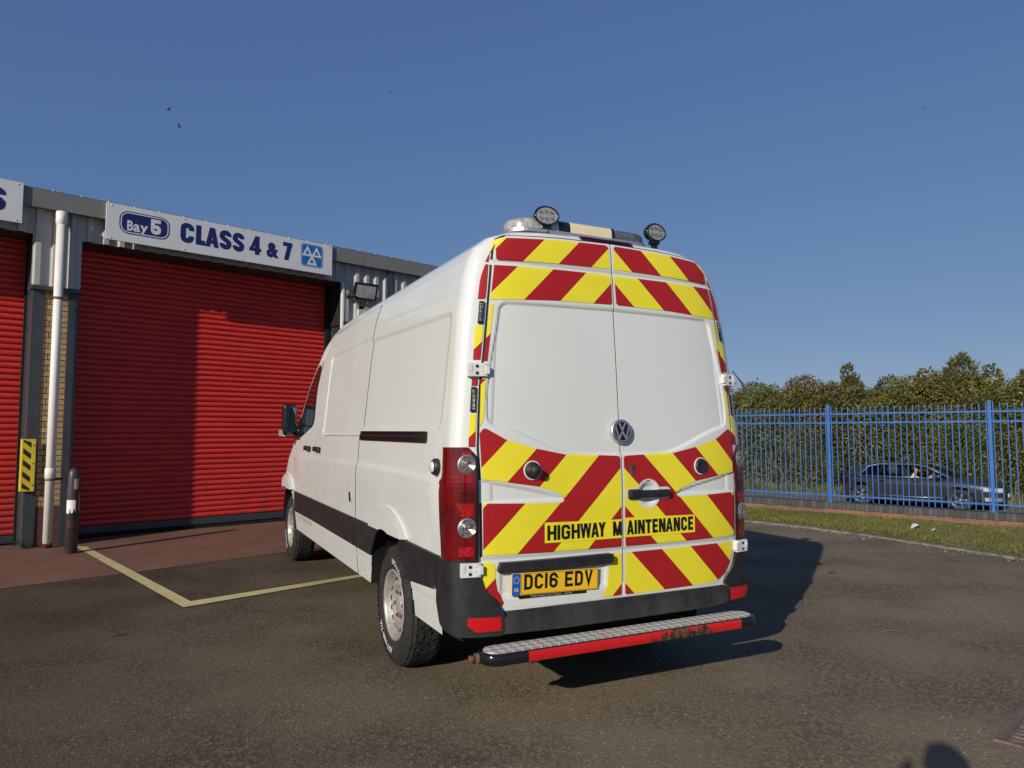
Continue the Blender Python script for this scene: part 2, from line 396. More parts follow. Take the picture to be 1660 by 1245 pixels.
M['jeans'] = simple('dark_jeans', (.025, .035, .06), .9, var=.2)
M['pale_green'] = simple('pale_green_cloth', (.42, .55, .30), .8, var=.2, scale=20)
M['paper'] = simple('white_paper', (.72, .72, .70), .8, var=.06)
M['dead_leaf'] = simple('dead_leaf', (.035, .025, .018), .8, var=.3)
M['pale_leaf'] = simple('pale_feather', (.46, .45, .42), .8, var=.2)
M['gull'] = simple('gull_feathers', (.055, .055, .06), .8, var=.3)
M['flood_glass'] = simple('floodlight_glass', (.24, .25, .25), .15, var=.3, coat=.5)
M['cream_box'] = simple('cream_plastic_box', (.52, .47, .36), .5, var=.25, scale=14)

# ------------------------------------------------------------------ helpers
def thing(name, label, cat, loc=(0, 0, 0), rotz=0, group=None):
    o = bpy.data.objects.new(name, None); C.objects.link(o)
    o.empty_display_size = .2
    o.location = loc; o.rotation_euler = (0, 0, rotz); o['label'] = label; o['category'] = cat
    if group: o['group'] = group
    return o
def tag(o, label, cat, group=None):
    o['label'] = label; o['category'] = cat
    if group: o['group'] = group
    return o
def mesh(name, v, f, m, parent=None, smooth=False, normals=None, loc=None, rotz=None, mids=None):
    if normals is not None:      # wind every face to agree with the given normals
        g = []
        for q in f:
            a, b, c = (Vector(v[i]) for i in q[:3]); nn = sum((Vector(normals[i]) for i in q), Vector())
            g.append(tuple(q)[::-1] if (b-a).cross(c-a).dot(nn) < 0 else tuple(q))
        f = g
    me = bpy.data.meshes.new(name); me.from_pydata([tuple(p) for p in v], [], f); me.update()
    for q in (m if isinstance(m, list) else [m]): me.materials.append(q)
    if mids is not None: me.polygons.foreach_set('material_index', mids)
    if smooth: me.polygons.foreach_set('use_smooth', [True]*len(me.polygons))
    if normals is not None: me.normals_split_custom_set_from_vertices([tuple(n) for n in normals])
    o = bpy.data.objects.new(name, me); C.objects.link(o)
    if parent: o.parent = parent
    if loc is not None: o.location = loc
    if rotz is not None: o.rotation_euler = (0, 0, rotz)
    return o
def structure(o): o['kind'] = 'structure'; return o

class MB:
    """collects shapes into one mesh"""
    def __init__(s): s.v = []; s.f = []; s.sm = []; s.mi = []; s.cur = 0
    def add(s, v, f, sm=False, mat=None):
        b = len(s.v)
        s.v += [tuple(mat @ Vector(p)) if mat else tuple(p) for p in v]
        for q in f: s.f.append(tuple(i+b for i in q)); s.sm.append(sm); s.mi.append(s.cur)
        return s
    def box(s, x0, x1, y0, y1, z0, z1, bev=0., mat=None):
        if bev <= 0:
            v = [(x, y, z) for x in (x0, x1) for y in (y0, y1) for z in (z0, z1)]
            f = [(0, 1, 3, 2), (4, 6, 7, 5), (0, 4, 5, 1), (2, 3, 7, 6), (0, 2, 6, 4), (1, 5, 7, 3)]
            return s.add(v, f, False, mat)
        bm = bmesh.new(); bmesh.ops.create_cube(bm, size=1)
        for q in bm.verts: q.co = Vector(((x0+x1)/2+q.co.x*(x1-x0), (y0+y1)/2+q.co.y*(y1-y0), (z0+z1)/2+q.co.z*(z1-z0)))
        bmesh.ops.bevel(bm, geom=bm.edges[:], offset=bev, segments=2, profile=.6, affect='EDGES')
        return s.bm(bm, mat)
    def bm(s, bm, mat=None, sm=False):
        bm.verts.index_update()
        s.add([q.co[:] for q in bm.verts], [tuple(w.index for w in q.verts) for q in bm.faces], sm, mat); bm.free(); return s
    def tube(s, pts, r, n=10, cap=True, sm=True, mat=None):
        pts = [Vector(p) for p in pts]; rs = r if isinstance(r, (list, tuple)) else [r]*len(pts)
        v = []; f = []; up = None
        for i, p in enumerate(pts):
            d = (pts[min(i+1, len(pts)-1)]-pts[max(i-1, 0)]).normalized()
            if up is None: up = Vector((0, 0, 1)) if abs(d.z) < .9 else Vector((1, 0, 0))
            a = d.cross(up).normalized(); up2 = a.cross(d).normalized(); up = up2
            for k in range(n):
                t = 2*PI*k/n; v.append(p+a*math.cos(t)*rs[i]+up2*math.sin(t)*rs[i])
        for i in range(len(pts)-1):
            for k in range(n): f.append((i*n+k, i*n+(k+1) % n, (i+1)*n+(k+1) % n, (i+1)*n+k))
        if cap: f.append(tuple(range(n))[::-1]); f.append(tuple((len(pts)-1)*n+k for k in range(n)))
        return s.add(v, f, sm, mat)
    def lathe(s, prof, n=32, sm=True, mat=None, close=False):
        """profile (r, h) turned about local z"""
        v = [(r*math.cos(2*PI*k/n), r*math.sin(2*PI*k/n), h) for r, h in prof for k in range(n)]
        f = [(i*n+k, i*n+(k+1) % n, (i+1)*n+(k+1) % n, (i+1)*n+k) for i in range(len(prof)-1) for k in range(n)]
        if close: f.append(tuple(range(n))[::-1]); f.append(tuple((len(prof)-1)*n+k for k in range(n)))
        return s.add(v, f, sm, mat)
    def prism(s, poly, d0, d1, mat=None, sm=False):
        """polygon (a,b) -> points (a, d, b), between depths"""
        n = len(poly); v = [(a, d0, b) for a, b in poly]+[(a, d1, b) for a, b in poly]
        f = [tuple(range(n)), tuple(range(2*n-1, n-1, -1))]+[(i, n+i, n+(i+1) % n, (i+1) % n) for i in range(n)]
        return s.add(v, f, sm, mat)
    def build(s, name, m, parent=None, **k):
        o = mesh(name, s.v, s.f, m, parent, **k)
        o.data.polygons.foreach_set('use_smooth', s.sm); 
        if isinstance(m, list): o.data.polygons.foreach_set('material_index', s.mi)
        o.data.update(); return o

def axis_mat(pos, nrm, up=(0, 0, 1)):
    """local z -> nrm, local y -> up-ish"""
    z = Vector(nrm).normalized(); x = Vector(up).cross(z).normalized(); y = z.cross(x)
    m = Matrix((x, y, z)).transposed().to_4x4(); m.translation = Vector(pos); return m
def rrect(x0, x1, y0, y1, r, n=5):
    p = []
    for cx, cy, a in ((x1-r, y1-r, 0), (x0+r, y1-r, 90), (x0+r, y0+r, 180), (x1-r, y0+r, 270)):
        for k in range(n+1):
            t = math.radians(a+90*k/n); p.append((cx+r*math.cos(t), cy+r*math.sin(t)))
    return p
def smoothpoly(poly, it=2):
    for _ in range(it):
        q = []
        for i in range(len(poly)):
            a, b = poly[i], poly[(i+1) % len(poly)]
            q += [(a[0]*.75+b[0]*.25, a[1]*.75+b[1]*.25), (a[0]*.25+b[0]*.75, a[1]*.25+b[1]*.75)]
        poly = q
    return poly
def roundpoly(poly, r):
    """fillet each corner with about radius r"""
    q = []; n = len(poly)
    for i in range(n):
        p = Vector(poly[i]); a = Vector(poly[i-1]); b = Vector(poly[(i+1) % n])
        ra = min(r, (a-p).length*.45); rb = min(r, (b-p).length*.45)
        s0 = p+(a-p).normalized()*ra; s1 = p+(b-p).normalized()*rb
        for k in range(5):
            t = k/4; q.append(tuple(s0*(1-t)**2+p*2*t*(1-t)+s1*t*t))
    return q
def resample(poly, sp):
    q = []
    for i in range(len(poly)):
        a, b = Vector(poly[i]), Vector(poly[(i+1) % len(poly)])
        n = max(1, int(round((b-a).length/sp)))
        for k in range(n): q.append(tuple(a.lerp(b, k/n)))
    out = []
    for p in q:
        if not out or (abs(p[0]-out[-1][0])+abs(p[1]-out[-1][1])) > 1e-4: out.append(p)
    return out
def conform(name, poly, S, off, m, parent, sp=.03, rim=0., edge=True):
    """a sheet with the outline poly laid on the surface S(a,b)->(point, normal), off above it, with a turned-in rim"""
    b = resample(poly, sp); B = np.array(b)
    x0, y0 = B.min(0); x1, y1 = B.max(0)
    gx, gy = np.meshgrid(np.arange(x0+sp*.5, x1, sp), np.arange(y0+sp*.5, y1, sp)); G = np.c_[gx.ravel(), gy.ravel()]
    ins = np.zeros(len(G), bool); dmin = np.full(len(G), 9.)
    for i in range(len(B)):
        p, q = B[i], B[(i+1) % len(B)]
        cond = ((p[1] > G[:, 1]) != (q[1] > G[:, 1]))
        with np.errstate(divide='ignore', invalid='ignore'):
            xi = (q[0]-p[0])*(G[:, 1]-p[1])/(q[1]-p[1])+p[0]
        ins ^= cond & (G[:, 0] < xi)
        d = q-p; t = np.clip(((G-p)@d)/max(d@d, 1e-12), 0, 1)
        dmin = np.minimum(dmin, np.hypot(*(G-(p+t[:, None]*d)).T))
    G = G[ins & (dmin > sp*.45)]
    pts = [Vector(p) for p in b]+[Vector((float(g[0]), float(g[1]))) for g in G]
    nb = len(b)
    r = delaunay_2d_cdt(pts, [], [list(range(nb))], 1, 1e-6)
    vv, ff = r[0], r[2]
    V = []; Nn = []
    for p in vv:
        q, n = S(p.x, p.y); o = off(p.x, p.y) if callable(off) else off
        V.append(q+n*o); Nn.append(n)
    F = [tuple(f) for f in ff]
    if F:
        a, b2, c = (V[i] for i in F[0][:3])
        if (b2-a).cross(c-a).dot(Nn[F[0][0]]) < 0: F = [f[::-1] for f in F]
    if rim > 0:
        # boundary edges
        cnt = {}
        for f in F:
            for i in range(len(f)):
                k = (f[i], f[(i+1) % len(f)]); cnt[k] = cnt.get(k, 0)+1
        be = [k for k in cnt if (k[1], k[0]) not in cnt]
        idx = {}; idx2 = {}
        for k in be:
            for i in k:
                if i not in idx:
                    side = Vector((0, 0, 0))
                    idx[i] = len(V); V.append(V[i].copy()); Nn.append(None)
                    idx2[i] = len(V); V.append(V[i]-Nn[i]*rim); Nn.append(None)
        for a, b2 in be:
            t = (V[b2]-V[a]); on = t.cross(Nn[a]).normalized()
            for i in (a, b2):
                for d in (idx[i], idx2[i]): Nn[d] = on if Nn[d] is None else (Nn[d]+on)
            F.append((b2, a, idx2[a], idx2[b2])) if False else F.append((idx[b2], idx[a], idx2[a], idx2[b2]))
        Nn = [n.normalized() if n.length > 0 else Vector((0, 0, 1)) for n in Nn]
    return mesh(name, V, F, m, parent, smooth=True, normals=Nn)

_tc = {}
def text2d(s, size=1., bold=0., xs=1., align='LEFT', spacing=1.):
    """flat letters as (verts2d, faces), height of capitals = size"""
    key = (s, bold, spacing)
    if key not in _tc:
        cu = bpy.data.curves.new('lettering', 'FONT'); cu.body = s; cu.size = 1.; cu.offset = bold; cu.resolution_u = 4
        cu.space_character = spacing
        o = bpy.data.objects.new('lettering', cu)
        me = bpy.data.meshes.new_from_object(o)
        v = [(q.co.x, q.co.y) for q in me.vertices]; f = [tuple(p.vertices) for p in me.polygons]
        bpy.data.objects.remove(o); bpy.data.meshes.remove(me); bpy.data.curves.remove(cu)
        _tc[key] = (v, f)
    v, f = _tc[key]
    k = size/.727
    v = [(a*k*xs, b*k) for a, b in v]
    x0 = min(a for a, b in v); x1 = max(a for a, b in v)
    dx = -x0 if align == 'LEFT' else (-(x0+x1)/2 if align == 'CENTER' else -x1)
    return [(a+dx, b) for a, b in v], f
def text_fit(s, x0, x1, y0, y1, bold=0.):
    """letters stretched to fill a rectangle"""
    v, f = text2d(s, 1., bold)
    ax = [a for a, b in v]; ay = [b for a, b in v]
    return [(x0+(a-min(ax))/(max(ax)-min(ax))*(x1-x0), y0+(b-min(ay))/(max(ay)-min(ay))*(y1-y0)) for a, b in v], f
def stroke(pts, w, closed=False):
    """a mitred ribbon along a polyline: (verts2d, faces)"""
    P = []
    for p in pts:
        if not P or (Vector(p)-P[-1]).length > 1e-5: P.append(Vector(p))
    if closed and (P[0]-P[-1]).length < 1e-5: P.pop()
    n = len(P); L = []; R = []
    for i in range(n):
        a = P[i-1] if (i > 0 or closed) else None; b = P[(i+1) % n] if (i < n-1 or closed) else None
        d0 = (P[i]-a).normalized() if a is not None else None; d1 = (b-P[i]).normalized() if b is not None else None
        d0 = d0 or d1; d1 = d1 or d0
        m = Vector((-(d0+d1).y, (d0+d1).x)).normalized(); c = max(.35, m.dot(Vector((-d1.y, d1.x))))
        L.append(P[i]+m*w/2/c); R.append(P[i]-m*w/2/c)
    v = [tuple(p) for p in L]+[tuple(p) for p in R]
    f = [(i, (i+1) % n, n+(i+1) % n, n+i) for i in range(n if closed else n-1)]
    return v, f
def arc(cx, cy, rx, ry, a0, a1, n=8):
    return [(cx+rx*math.cos(math.radians(a0+(a1-a0)*k/n)), cy+ry*math.sin(math.radians(a0+(a1-a0)*k/n))) for k in range(n+1)]
def block(ch, x0, x1, y0, y1, s):
    """heavy condensed block letters drawn with strokes of width s filling a rectangle"""
    a, b, lo, hi, h = x0+s/2, x1-s/2, y0+s/2, y1-s/2, s/2
    m = (lo+hi)/2; c = (x0+x1)/2; r = min((b-a)/2, s*.62)
    cap = lambda: arc(b-r, hi-r, r, r, 0, 90, 5)+arc(a+r, hi-r, r, r, 90, 180, 5)
    if ch == 'H': return [stroke([(a, y0), (a, y1)], s), stroke([(b, y0), (b, y1)], s), stroke([(a, m), (b, m)], s*.9)]
    if ch in 'I1': return [stroke([(c, y0), (c, y1)], s)]
    if ch == 'L': return [stroke([(a, y1), (a, lo), (x1, lo)], s)]
    if ch == 'T': return [stroke([(c, y0), (c, hi)], s), stroke([(x0, hi), (x1, hi)], s)]
    if ch == 'E': return [stroke([(x1, hi), (a, hi), (a, lo), (x1, lo)], s), stroke([(a, m), (x1-s*.15, m)], s*.9)]
    if ch == 'N': return [stroke([(a, y0), (a, y1)], s), stroke([(b, y0), (b, y1)], s), ([(x0+s*.25, y1), (x0+s*1.15, y1), (x1-s*.25, y0), (x1-s*1.15, y0)], [(0, 1, 2, 3)])]
    if ch == 'M': return [stroke([(a, y0), (a, y1)], s*.9), stroke([(b, y0), (b, y1)], s*.9), ([(x0+s*.1, y1), (x0+s*1.1, y1), (c+s*.45, y0), (c-s*.45, y0)], [(0, 1, 2, 3)]), ([(x1-s*1.1, y1), (x1-s*.1, y1), (c+s*.45, y0), (c-s*.45, y0)], [(0, 1, 2, 3)])]
    if ch == 'A': return [([(x0, y0), (x0+s*.95, y0), (c+s*.32, y1), (c-s*.5, y1)], [(0, 1, 2, 3)]), ([(x1-s*.95, y0), (x1, y0), (c+s*.5, y1), (c-s*.32, y1)], [(0, 1, 2, 3)]), stroke([(x0+s*.8, y0+(y1-y0)*.27), (x1-s*.8, y0+(y1-y0)*.27)], s*.75)]
    if ch == 'V': return [([(x0, y1), (x0+s*.95, y1), (c+s*.4, y0), (c-s*.45, y0)], [(0, 1, 2, 3)]), ([(x1-s*.95, y1), (x1, y1), (c+s*.45, y0), (c-s*.4, y0)], [(0, 1, 2, 3)])]
    if ch == 'W':
        q = (x1-x0)/2+s*.2; return block('V', x0, x0+q, y0, y1, s*.85)+block('V', x1-q, x1, y0, y1, s*.85)
    if ch == 'Y': return [stroke([(c, y0), (c, m)], s), ([(x0, y1), (x0+s, y1), (c+s*.5, m-s*.1), (c-s*.5, m-s*.1)], [(0, 1, 2, 3)]), ([(x1-s, y1), (x1, y1), (c+s*.5, m-s*.1), (c-s*.5, m-s*.1)], [(0, 1, 2, 3)])]
    if ch == 'C': return [stroke([(b, hi-(y1-y0)*.24)]+cap()+arc(a+r, lo+r, r, r, 180, 270, 5)+arc(b-r, lo+r, r, r, -90, 0, 5)+[(b, lo+(y1-y0)*.24)], s)]
    if ch == 'G': return [stroke([(b, hi-(y1-y0)*.22)]+cap()+arc(a+r, lo+r, r, r, 180, 270, 5)+arc(b-r, lo+r, r, r, -90, 0, 5)+[(b, m-s*.1), (c+s*.1, m-s*.1)], s*.95)]
    if ch == 'S':
        q = (hi-lo)/4; rr = min(r, q)
        return [stroke([(b, hi-q*.95)]+arc(b-rr, hi-rr, rr, rr, 0, 90, 5)+arc(a+rr, hi-rr, rr, rr, 90, 180, 5)+[(a, m+q*.75), (a+rr*.6, m+q*.25), (b-rr*.6, m-q*.25), (b, m-q*.75)]+arc(b-rr, lo+rr, rr, rr, 0, -90, 5)+arc(a+rr, lo+rr, rr, rr, -90, -180, 5)+[(a, lo+q*.95)], s)]
    if ch == '4': return [stroke([(x1-s*.85, y0), (x1-s*.85, y1)], s*.95), stroke([(x0, y0+(y1-y0)*.27), (x1, y0+(y1-y0)*.27)], s*.72), ([(x0, y0+(y1-y0)*.20), (x0+s*.8, y0+(y1-y0)*.30), (x1-s*.5, y1), (x1-s*1.3, y1)], [(0, 1, 2, 3)])]
    if ch == '7': return [stroke([(x0, hi), (x1, hi)], s*.9), ([(x0+s*.28, y0), (x0+s*1.28, y0), (x1, y1-s*.2), (x1-s, y1-s*.2)], [(0, 1, 2, 3)])]
    if ch == '5':
        q = (y1-y0)*.58; return [stroke([(x1-s*.1, hi), (a, hi), (a, y0+q-s*.4), (a+r*.6, y0+q-s*.28), (b-r, y0+q-s*.28)]+arc(b-r, y0+q-s*.28-r, r, r, 90, 0, 4)+arc(b-r, lo+r, r, r, 0, -90, 4)+arc(a+r, lo+r, r, r, -90, -180, 4)+[(a, lo+(y1-y0)*.2)], s*.95)]
    raise KeyError(ch)
def dup(o, parent=None):
    c = o.copy(); C.objects.link(c)
    if parent is not None: c.parent = parent
    for ch in list(o.children): dup(ch, c)
    return c

# ================================================================== ground and setting
FR = math.radians(-43.3)                       # boundary frame: x to the right along the wall, y away from the yard
fx, fy = Vector((.728, -.686)), Vector((.686, .728))
def fw(x, y, z=0.): return Vector((x*fx.x+y*fy.x, x*fx.y+y*fy.y, z))
BR = math.radians(42.5)                        # workshop frame: t along the front, n into the building
bt_, bn_ = Vector((math.cos(BR), math.sin(BR))), Vector((-math.sin(BR), math.cos(BR)))
def bw(t, n, z=0.): return Vector((t*bt_.x+n*bn_.x, t*bt_.y+n*bn_.y, z))

o = structure(mesh('asphalt_yard', [fw(-600, -600), fw(600, -600), fw(600, 13.5), fw(-600, 13.5)], [(0, 1, 2, 3)], M['asphalt']))
ROADZ = -.70
o = structure(mesh('bank', [fw(-600, 13.5), fw(600, 13.5), fw(600, 15.6, ROADZ-.01), fw(-600, 15.6, ROADZ-.01)], [(0, 1, 2, 3)], M['turf']))
o = structure(mesh('road', [fw(-600, 15.6, ROADZ), fw(600, 15.6, ROADZ), fw(600, 26.2, ROADZ), fw(-600, 26.2, ROADZ)], [(0, 1, 2, 3)], M['asphalt']))
o = structure(mesh('far_ground', [fw(-900, 26.2, ROADZ+.01), fw(900, 26.2, ROADZ+.01), fw(900, 1500, ROADZ+.01), fw(-900, 1500, ROADZ+.01)], [(0, 1, 2, 3)], M['turf']))
# apron in front of the shutters
v = [bw(-9, 8.5, .004), bw(1.0, 8.46, .004), bw(2.2, 8.47, .004), bw(4.2, 8.62, .004), bw(11.2, 8.9, .004), bw(11.2, 12.2, .004), bw(-9, 12.2, .004)]
structure(mesh('painted_forecourt', v, [tuple(range(7))], M['apron']))
# expansion joint across the forecourt
sv, sf = stroke([tuple(bw(2.0, 11.0).xy), tuple(bw(2.06, 9.8).xy), tuple(bw(2.12, 8.5).xy)], .012)
structure(mesh('forecourt_joint', [(a, b, .0065) for a, b in sv], sf, M['soil']))
# bay lines
def sheet(name, poly, z, m): return mesh(name, [(a, b, z) for a, b in poly], [tuple(range(len(poly)))], m)
L1 = [(-5.746, 9.459), (-2.819, 6.201), (-2.745, 6.27), (-2.856, 6.423), (-5.60, 9.459)]
structure(sheet('bay_line', L1, .009, M['yline']))
L2 = [(-2.745, 6.27), (-1.61, 7.439), (0.6, 9.72), (.53, 9.80), (-1.668, 7.555), (-2.856, 6.423)]
structure(sheet('bay_line', L2, .009, M['yline']))
# slot drain along the forecourt edge
t = thing('slot_drain', 'narrow black slotted drain channel along the edge of the red forecourt', 'drain', bw(-4, 8.46, 0), BR)
mb = MB(); mb.box(-5, 1.55, -.035, .035, -.02, .0075); mb.build('channel', M['iron'], t)
mb = MB()
for i in range(128):
    x = -4.98+i*.0508; mb.box(x, x+.022, -.028, .028, .004, .0095)
mb.build('slots', M['kerb'], t)
# gully grate at the near right
A0 = Vector((2.346, 3.575)); B0 = Vector((2.732, 3.953)); gang = math.atan2(B0.y-A0.y, B0.x-A0.x)
t = thing('drain_cover', 'rusty brown cast iron drain grate set in the asphalt', 'drain', (2.742, 3.585, 0), gang)
mb = MB()
for a in ((-.29, .29, -.27, -.22), (-.29, .29, .22, .27), (-.29, -.24, -.22, .22), (.24, .29, -.22, .22)): mb.box(a[0], a[1], a[2], a[3], -.03, .012, .004)
mb.build('frame', M['gully_iron'], t)
mb = MB(); mb.box(-.238, .238, -.218, .218, -.02, .001); mb.build('pit', M['void'], t)
mb = MB()
for i in range(9):
    x = -.228+i*.0535
    for y0, y1 in ((-.216, -.02), (.02, .216)): mb.box(x, x+.030, y0, y1, -.015, .010, .003)
mb.box(-.236, .236, -.022, .022, -.015, .0095, .002)
for y0 in (-.217, .205): mb.box(-.236, .236, y0, y0+.012, -.015, .0092)
mb.build('grate', M['gully_iron'], t)

# grass verge in front of the wall
front = [(-9, 11.72), (-7, 11.66), (-5.51, 11.58), (-4.47, 11.47), (-3.47, 11.2), (-2.34, 10.73), (-1.43, 10.34), (0, 9.62), (2, 8.3), (5, 6.0), (9, 2.8)]
def frontD(x): return float(np.interp(x, [p[0] for p in front], [p[1] for p in front]))
V = []; F = []; xs = np.arange(-10, 9.01, .25)
for i, x in enumerate(xs):
    d = frontD(x)
    for k, (q, z) in enumerate(((0, .006), (.05, .03), (.25, .05), (.6, .06), (1, .05))):
        V.append(fw(x, d+(13.36-d)*q, z+.008*math.sin(x*3.1+q*5)))
    if i:
        for k in range(4): F.append(((i-1)*5+k, i*5+k, i*5+k+1, (i-1)*5+k+1))
structure(mesh('grass_verge', V, F, M['turf'], smooth=True))
V = []; F = []
for i, x in enumerate(xs):
    d = frontD(x)
    for q, z in ((-.07, .004), (-.06, .022), (.0, .026), (.02, .006)): V.append(fw(x, d+q, z))
    if i:
        for k in range(3): F.append(((i-1)*4+k, i*4+k, i*4+k+1, (i-1)*4+k+1))
structure(mesh('edging_kerb', V, F, M['kerb']))
def blades(name, n, place, hmin, hmax, w, m, lean=.5):
    V = []; F = []; T = []
    for _ in range(n):
        p = place(); h = random.uniform(hmin, hmax); a = random.uniform(0, 2*PI); l = random.uniform(0, lean)*h; b = random.uniform(0, 2*PI)
        d = Vector((math.cos(a), math.sin(a), 0))*w/2; k = len(V)
        V += [p-d, p+d, p+Vector((math.cos(b)*l, math.sin(b)*l, h))]; F.append((k, k+1, k+2)); T.append(random.random())
    o = mesh(name, V, F, m); at = o.data.attributes.new('tone', 'FLOAT', 'FACE'); at.data.foreach_set('value', T)
    return o
def gp():
    while 1:
        x = random.uniform(-9.5, 1.5); d = frontD(x); q = random.random()
        if q < .10 and random.random() < .7: continue
        if math.sin(x*2.3+q*7)+math.sin(x*5.1-q*3) > 1.25 and random.random() < .6: continue
        return fw(x, d+(13.34-d)*q, .045)
o = blades('mown_grass', 42000, gp, .02, .055, .012, M['grass'], .9); o['kind'] = 'stuff'
def gp2():
    x = random.uniform(-16, 2); return fw(x, random.uniform(26.25, 28.2), ROADZ)
o = blades('rough_grass', 12000, gp2, .12, .45, .03, M['leaf_c'], .6); o['kind'] = 'stuff'
# debris along the kerb
mb = MB()
for _ in range(420):
    x = random.uniform(-8, 2); d = frontD(x)-abs(random.gauss(.05, .16)); p = fw(x, d, .004); s = random.uniform(.004, .016)
    mb.box(p.x-s, p.x+s, p.y-s*.7, p.y+s*.7, 0, .006+s*.5)
o = mb.build('gravel_debris', M['kerb']); o['kind'] = 'stuff'

# ------------------------------------------------------------------ boundary wall and fence
WY = 13.4
t = thing('dwarf_wall', 'low red brick boundary wall with blue-grey brick coping under the blue railings', 'wall', fw(-1, WY, 0), FR)
mb = MB(); mb.box(-14.0, 15, 0, .22, -.9, .13); mb.build('brickwork', M['red_brick'], t)
mb = MB(); mb.box(-14.0, 15, -.015, .235, .13, .245, .006); mb.build('coping', M['coping'], t)
t = thing('steel_fence', 'bright blue steel railing fence standing along the brick wall', 'fence', fw(-2.23, WY+.12, .28), FR)
PS = 2.5
for k in range(-5, 6):
    mb = MB(); mb.box(k*PS-.026, k*PS+.026, -.026, .026, -.06, 1.74, .004); mb.box(k*PS-.055, k*PS+.055, -.055, .055, -.036, -.027)
    mb.build('post', M['blue_steel'], t)
for k in range(-5, 5):
    mb = MB()
    x0 = k*PS+.027; x1 = (k+1)*PS-.027
    for z in (1.565, 1.405, .085): mb.box(x0, x1, -.012, .012, z-.014, z+.014)
    for i in range(26):
        x = k*PS+(i+.5)*PS/26+random.uniform(-.003, .003)
        mb.tube([(x, 0, -.015), (x, 0, 1.655)], .0108, 6, False)
        mb.tube([(x, 0, 1.655), (x, 0, 1.70)], [.0108, .002], 6, False)
    mb.build('railing_panel', M['blue_steel'], t)

# ------------------------------------------------------------------ hedge: bushes and trees beyond the road
def leafmesh(name, n, radfun, lsize, m, seed, shell=.55, spray=False):
    """leaf cards through the volume of a lumpy crown (unit: metres, base at z 0)"""
    rnd = random.Random(seed); V = []; F = []; T = []
    blobs = radfun
    tot = sum(b[3]**2 for b in blobs)
    for b in blobs:
        nb = int(n*b[3]**2/tot*(1. if b[2] > 2.2 else (.72 if b[2] > 1.3 else .50)))
        clump = [(Vector((rnd.gauss(0, 1), rnd.gauss(0, 1), rnd.gauss(0, 1))).normalized(), rnd.uniform(-.35, .35)) for _ in range(9)]
        for _ in range(nb):
            d = Vector((rnd.gauss(0, 1), rnd.gauss(0, 1), rnd.gauss(0, 1))).normalized()
            r = b[3]*(shell+(1-shell)*rnd.random()**.5)
            lump = sum(max(0, d.dot(c)-.55)*w for c, w in clump)
            r *= 1+lump*.9+rnd.gauss(0, .05)
            if rnd.random() < .05: r *= rnd.uniform(1.05, 1.22)
            p = Vector((b[0]+d.x*r, b[1]+d.y*r, b[2]+d.z*r*b[4]))
            if p.z < .02: continue
            s = lsize*rnd.uniform(.6, 1.35)
            a = (d+Vector((rnd.gauss(0, .7), rnd.gauss(0, .7), rnd.gauss(0, .7)+(.6 if spray else 0)))).normalized()
            q = a.cross(Vector((rnd.gauss(0, 1), rnd.gauss(0, 1), rnd.gauss(0, 1)))).normalized()
            if spray: a, q = a, q*.25
            else: q = q*.55
            k = len(V)
            V += [p, p+a*s*.5+q*s*.5, p+a*s, p+a*s*.5-q*s*.5]; F.append((k, k+1, k+2, k+3))
            T.append(min(1, max(0, rnd.gauss(.42+.5*sum(max(0, d.dot(c)-.5)*w for c, w in clump), .22))))
    me_o = mesh(name, V, F, m); at = me_o.data.attributes.new('tone', 'FLOAT', 'FACE'); at.data.foreach_set('value', T)
    return me_o
def stems(h, n, spread, seed, r=.03):
    rnd = random.Random(seed); mb = MB()
    for _ in range(n):
        x, y = rnd.uniform(-spread, spread)*1.15, rnd.uniform(-spread, spread); p = [(x, y, 0)]
        for k in range(1, 5):
            p.append((x+rnd.gauss(0, .08)*k, y+rnd.gauss(0, .08)*k, h*k/4))
        mb.tube(p, [r*(1-.2*i) for i in range(5)], 5, False)
    return mb
def bush(label, cat, name, loc, blobs, n, ls, m, seed, h, spread, rot, spray=False, sc=1.):
    t = thing(name, label, cat, loc, rot, 'bushes and trees beyond the road')
    c = leafmesh('crown', n, blobs, ls, m, seed, .5, spray); c.parent = t
    s = stems(h, 12 if cat == 'tree' else 34, spread, seed, .03 if cat == 'tree' else .017).build('trunk' if cat == 'tree' else 'stems', M['bark'], t)
    t.scale = (sc, sc, sc); return t
# (x offset right along the wall from f, distance, height) -> bush list
b1 = [(0, 0, 1.1, 1.35, 1.0), (-.9, .1, 1.0, 1.1, 1.05), (.9, 0, 1.0, 1.15, 1.0), (.2, .1, 2.6, 1.25, 1.0), (-.6, 0, 2.9, 1.05, .95), (.75, .1, 3.0, .9, 1.0), (0, 0, 3.6, .8, .9)]
b2 = [(0, 0, .9, 1.2, 1.0), (-.8, 0, 1.6, 1.1, 1.1), (.8, 0, 1.5, 1.2, 1.0), (.1, 0, 2.7, 1.3, .95), (-.8, .1, 3.1, .8, 1.0), (.9, 0, 3.0, .85, 1.0), (.2, 0, 3.75, .55, 1.0)]
b3 = [(-.2, 0, 1.0, 1.3, 1.0), (.9, 0, .9, 1.0, 1.0), (-.9, 0, 1.0, 1.0, 1.0), (.4, 0, 2.3, 1.25, 1.0), (-.6, 0, 2.5, 1.2, .95), (.1, .1, 3.3, 1.0, .85)]
